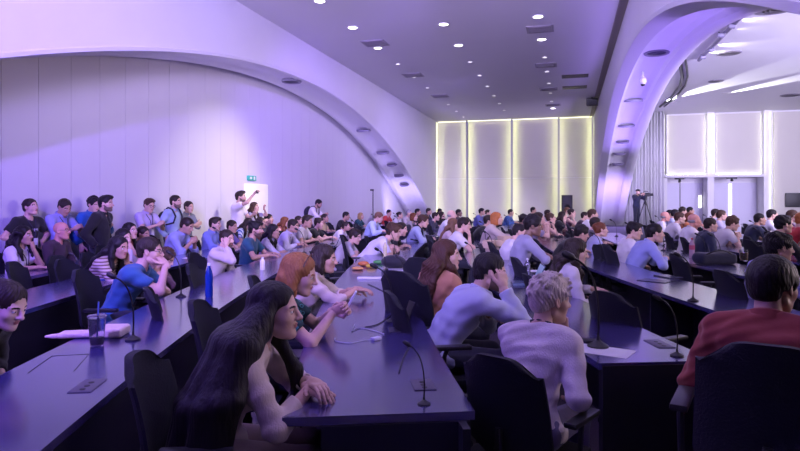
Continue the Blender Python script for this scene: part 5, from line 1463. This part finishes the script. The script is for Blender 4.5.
# tablet leaning upright
p = ondesk(409, 322, .75); o = MB().box((0, 0, .07), (.005, .055, .075), Matrix.Rotation(.35, 3, 'Y'), .003).build('tablet', m_black, None, (p.x, p.y, .752)); o.rotation_euler = (0, 0, math.radians(35))
tag(o, 'small dark tablet leaning upright on the centre desk', 'tablet')
# cables
def cable(pts, label, m=m_black, r=.0035):
    P = [ondesk(*q, .7545) for q in pts]; out = []
    for i in range(len(P) - 1):
        a = P[max(i - 1, 0)]; b = P[i]; c_ = P[i + 1]; d_ = P[min(i + 2, len(P) - 1)]
        for t in (0, .25, .5, .75):
            out.append(.5 * ((2 * b) + (c_ - a) * t + (2 * a - 5 * b + 4 * c_ - d_) * t * t + (-a + 3 * b - 3 * c_ + d_) * t ** 3))
    out.append(P[-1]); return tag(MB().tube(out, r, 7).build('cable', m), label, 'cable', 'cables on the desks')
cable([(368, 284), (383, 291), (393, 300), (392, 313), (378, 324), (365, 327)], 'black cable curling from the white rolled papers')
cable([(355, 324), (352, 331), (360, 328), (372, 330), (384, 334)], 'thin white charging cable near the phone in two hands', m_capw, .0028)
cable([(335, 338), (336, 341), (350, 343), (365, 340), (377, 340)], 'white cable ending in a plug on the centre desk', m_capw, .0028)
cable([(411, 345), (406, 352), (402, 362), (399, 372)], 'short black cable below the socket plate')
# phone in the hands of F2
w1 = F2['world'](F2['tgt'][-1][0]); w2 = F2['world'](F2['tgt'][1][0]); mid_ = (w1 + w2) / 2
o = MB().box((0, 0, 0), (.005, .036, .074), None, .003).build('smartphone', m_capw, None, mid_ + Vector((.10 * math.cos(F2['yaw']), .10 * math.sin(F2['yaw']), .055)))
o.rotation_euler = (0, math.radians(30), F2['yaw']); tag(o, 'white smartphone held in both hands by the woman with a headband', 'phone')
w1 = S8['world'](S8['tgt'][-1][0] + S8['tgt'][-1][1] @ V3(.07, 0, -.03))
o = MB().box((0, 0, 0), (.005, .075, .037), None, .003).build('smartphone', m_black, None, w1); o.rotation_euler = (0, 0, S8['yaw']); tag(o, 'black smartphone raised by the standing man in white', 'phone')
# juice glass
p = ondesk(744, 261, .75); o = empty('juice_glass', p)
MB().lathe((0, 0, 0), [(.045, 0), (.055, .02), (.060, .16), (.057, .16), (.05, .02), (0, .012)], 20).build('glass', m_clear, o)
MB().lathe((0, 0, 0), [(.049, .014), (.054, .12), (0, .121)], 20).build('drink', mat('orange_juice', (.80, .28, .02), .3, emit=None), o)
tag(o, 'glass of orange juice on the desk behind the red jacket', 'glass', 'drinks on the desks')
# black bag on the desk by the juice
p = ondesk(715, 264, .75); q = Sdf(); q.box((0, 0, .075), (.26, .11, .075), rr=.05, k=.02); q.ell((-.22, 0, .08), (.09, .10, .07), k=.05); q.ell((.1, .02, .10), (.14, .09, .06), k=.05)
q.box((0, 0, -.1), (.6, .6, .1005), k=.002, op='d')
Vv, F = surface(q, .012); o = empty('shoulder_bag', (p.x, p.y, .751), .35)
link('body', mesh_np('body', Vv, F), cmat('cloth', (.012, .014, .035)), o)
MB().tube(bez((-.2, -.08, .12), (0, -.16, .26), (.2, -.08, .12)), .010, 8).build('strap', m_black, o)
tag(o, 'soft black bag lying on the desk near the orange juice', 'bag')
# things on the centre and far desks
m_box = mat('cardboard', (.55, .42, .30), .8)
for i, (px, py, h) in enumerate(((489, 248, .14), (497, 246, .10), (505, 244, .16), (511, 241, .09))):
    p = ondesk(px, py, .75); o = MB().bx(-.10, .10, -.13, .13, 0, h, .004).build('cardboard_box', m_box, None, (p.x, p.y, .751)); o.rotation_euler = (0, 0, .3 * i)
    tag(o, f'pale cardboard box, {["leftmost", "second from the left", "third from the left", "rightmost"][i]} on the desk before the orange haired woman', 'box', 'cardboard boxes on the desk')
for i, (px, py, c_, nm, h) in enumerate(((371, 268, (.60, .42, .05), 'yellow snack bag', .05), (363, 266, (.45, .14, .04), 'orange snack packet', .06), (378, 264, (.06, .25, .06), 'green snack packet', .05), (357, 270, (.5, .25, .08), 'amber snack bag', .04))):
    p = ondesk(px, py, .75); q = Sdf(); q.ell((0, 0, h * .5), (.07, .05, h * .55), k=.02); q.ell((.03, .01, h * .5), (.05, .04, h * .4), k=.02); q.box((0, 0, -.1), (.6, .6, .1002), k=.002, op='d')
    Vv, F = surface(q, .01); o = link('snack_packet', mesh_np('snack_packet', Vv, F), cmat('gloss', c_)); o.location = (p.x, p.y, .751)
    tag(o, f'{nm} among the things the woman in cream reaches for', 'snack packet', 'snack packets on the centre desk')
p = ondesk(383, 268, .75); q = Sdf(); q.ell((0, 0, .08), (.15, .10, .085), k=.02); q.ell((.08, 0, .07), (.10, .09, .07), k=.04); q.box((0, 0, -.1), (.6, .6, .1002), k=.002, op='d')
Vv, F = surface(q, .012); o = link('rucksack', mesh_np('rucksack', Vv, F), cmat('cloth', (.012, .012, .02))); o.location = (p.x + .12, p.y + .02, .751)
tag(o, 'black rucksack on the centre desk beside the snack packets', 'bag')
for i, (px, py, hx, c_) in enumerate(((408, 262, .07, (.35, .35, .4)), (396, 271, .09, (.5, .5, .55)), (452, 246, .06, (.5, .45, .4)), (430, 236, .08, (.1, .1, .15)))):
    slab('notebook', px, py, hx, hx * 1.3, .02, 20 * i, cmat('gloss', c_), ['grey notebook at the right edge of the centre desk', 'pale notebook beside the rucksack', 'beige notepad before the woman in pink', 'dark notebook before the man with the backpack'][i], 'notebook', bev=.004)
# loudspeaker, poster, stands and wall screen at the back
p = at(567, 27.0, z=0); o = empty('loudspeaker', (p.x, p.y, 0))
MB().box((0, 0, 1.45), (.24, .18, .42), None, .02).build('cabinet', m_black, o)
MB().lathe((0, -.181, 1.3), [(0, 0), (.10, 0), (.16, .015), (.17, 0)], 20, Matrix.Rotation(math.pi / 2, 3, 'X')).build('woofer', m_blk2, o)
MB().tube([(0, 0, 0.3), (0, 0, 1.05)], .02, 8).build('pole', m_blk2, o)
for k in range(3): MB().tube([(0, 0, .7), (.4 * math.cos(2.1 * k), .4 * math.sin(2.1 * k), .01)], .014, 8).build('leg', m_blk2, o)
tag(o, 'black loudspeaker on a stand before the back wall, left of the poster', 'loudspeaker')
p = at(602.5, 27.2, z=0); o = empty('poster_stand', (p.x, p.y, 0))
def poster_mat():
    m = mat('poster_print', (.4, .3, .35), .6); nt = m.node_tree; b = nt.nodes['Principled BSDF']
    tc = nt.nodes.new('ShaderNodeTexCoord'); n = nt.nodes.new('ShaderNodeTexNoise'); n.inputs['Scale'].default_value = 5; nt.links.new(tc.outputs['Object'], n.inputs['Vector'])
    r_ = nt.nodes.new('ShaderNodeValToRGB'); r_.color_ramp.interpolation = 'CONSTANT'; e = r_.color_ramp.elements
    e[0].color = (.45, .22, .12, 1); e[1].color = (.22, .17, .42, 1); e[1].position = .46
    x = e.new(.54); x.color = (.35, .33, .55, 1); x = e.new(.6); x.color = (.5, .4, .38, 1)
    nt.links.new(n.outputs['Fac'], r_.inputs[0]); nt.links.new(r_.outputs[0], b.inputs['Base Color']); return m
MB().bx(-.36, .36, -.012, .012, 0.95, 1.88).build('poster', poster_mat(), o)
MB().bx(-.38, .38, -.02, .015, .93, .95).bx(-.38, .38, -.02, .015, 1.88, 1.90).build('rail', m_blk2, o)
for g in (-1, 1): MB().tube([(g * .3, .02, .95), (g * .32, .1, .0)], .012, 6).build('leg', m_blk2, o)
tag(o, 'colourful poster on a stand beside the right arch foot', 'poster')
for nm, px, d_, ptop, lab in (('microphone_stand', 373, 17.0, 190, 'tall thin microphone stand against the purple panels left of the arch foot'), ('light_stand', 680, 26.0, 182, 'thin dark stand before the first niche'),):
    p = at(px, d_, z=0); h = CAM_H - (ptop - 201) * d_ / F_PX; o = empty(nm, (p.x, p.y, 0))
    MB().tube([(0, 0, .02), (0, 0, h)], .014, 8).build('pole', m_blk2, o)
    MB().box((-.03, 0, h), (.05, .022, .022), None, .008).build('head', m_black, o)
    MB().lathe((0, 0, 0), [(.17, 0), (.17, .02), (.03, .04)], 18).build('base', m_black, o)
    tag(o, lab, 'stand')
p = at(797, 25.0, 200); o = MB().bx(-.25, .45, -.03, .03, -.30, .30, .006).build('wall_screen', m_black, None, (p.x, YB - .1, p.z))
tag(o, 'black screen on the back wall at the right picture edge', 'screen')
# uplights at the arch feet
for nm, px, d_, lab in (('right', 607, 23.5, 'small black uplight at the foot of the right arch'),):
    p = at(px, d_, z=0); o = empty('uplight', (p.x, p.y, 0))
    MB().box((0, 0, .15), (.16, .12, .11), None, .01).build('housing', m_black, o)
    MB().tube([(-.18, 0, .02), (-.18, 0, .2)], .015, 6).tube([(.18, 0, .02), (.18, 0, .2)], .015, 6).build('yoke', m_blk2, o)
    MB().lathe((0, 0, .26), [(0, 0), (.09, .004)], 16).build('lens', mat('uplight_glow', (.8, .75, 1), .4, emit=((.75, .65, 1.0), 6)), o)
    tag(o, lab, 'uplight')
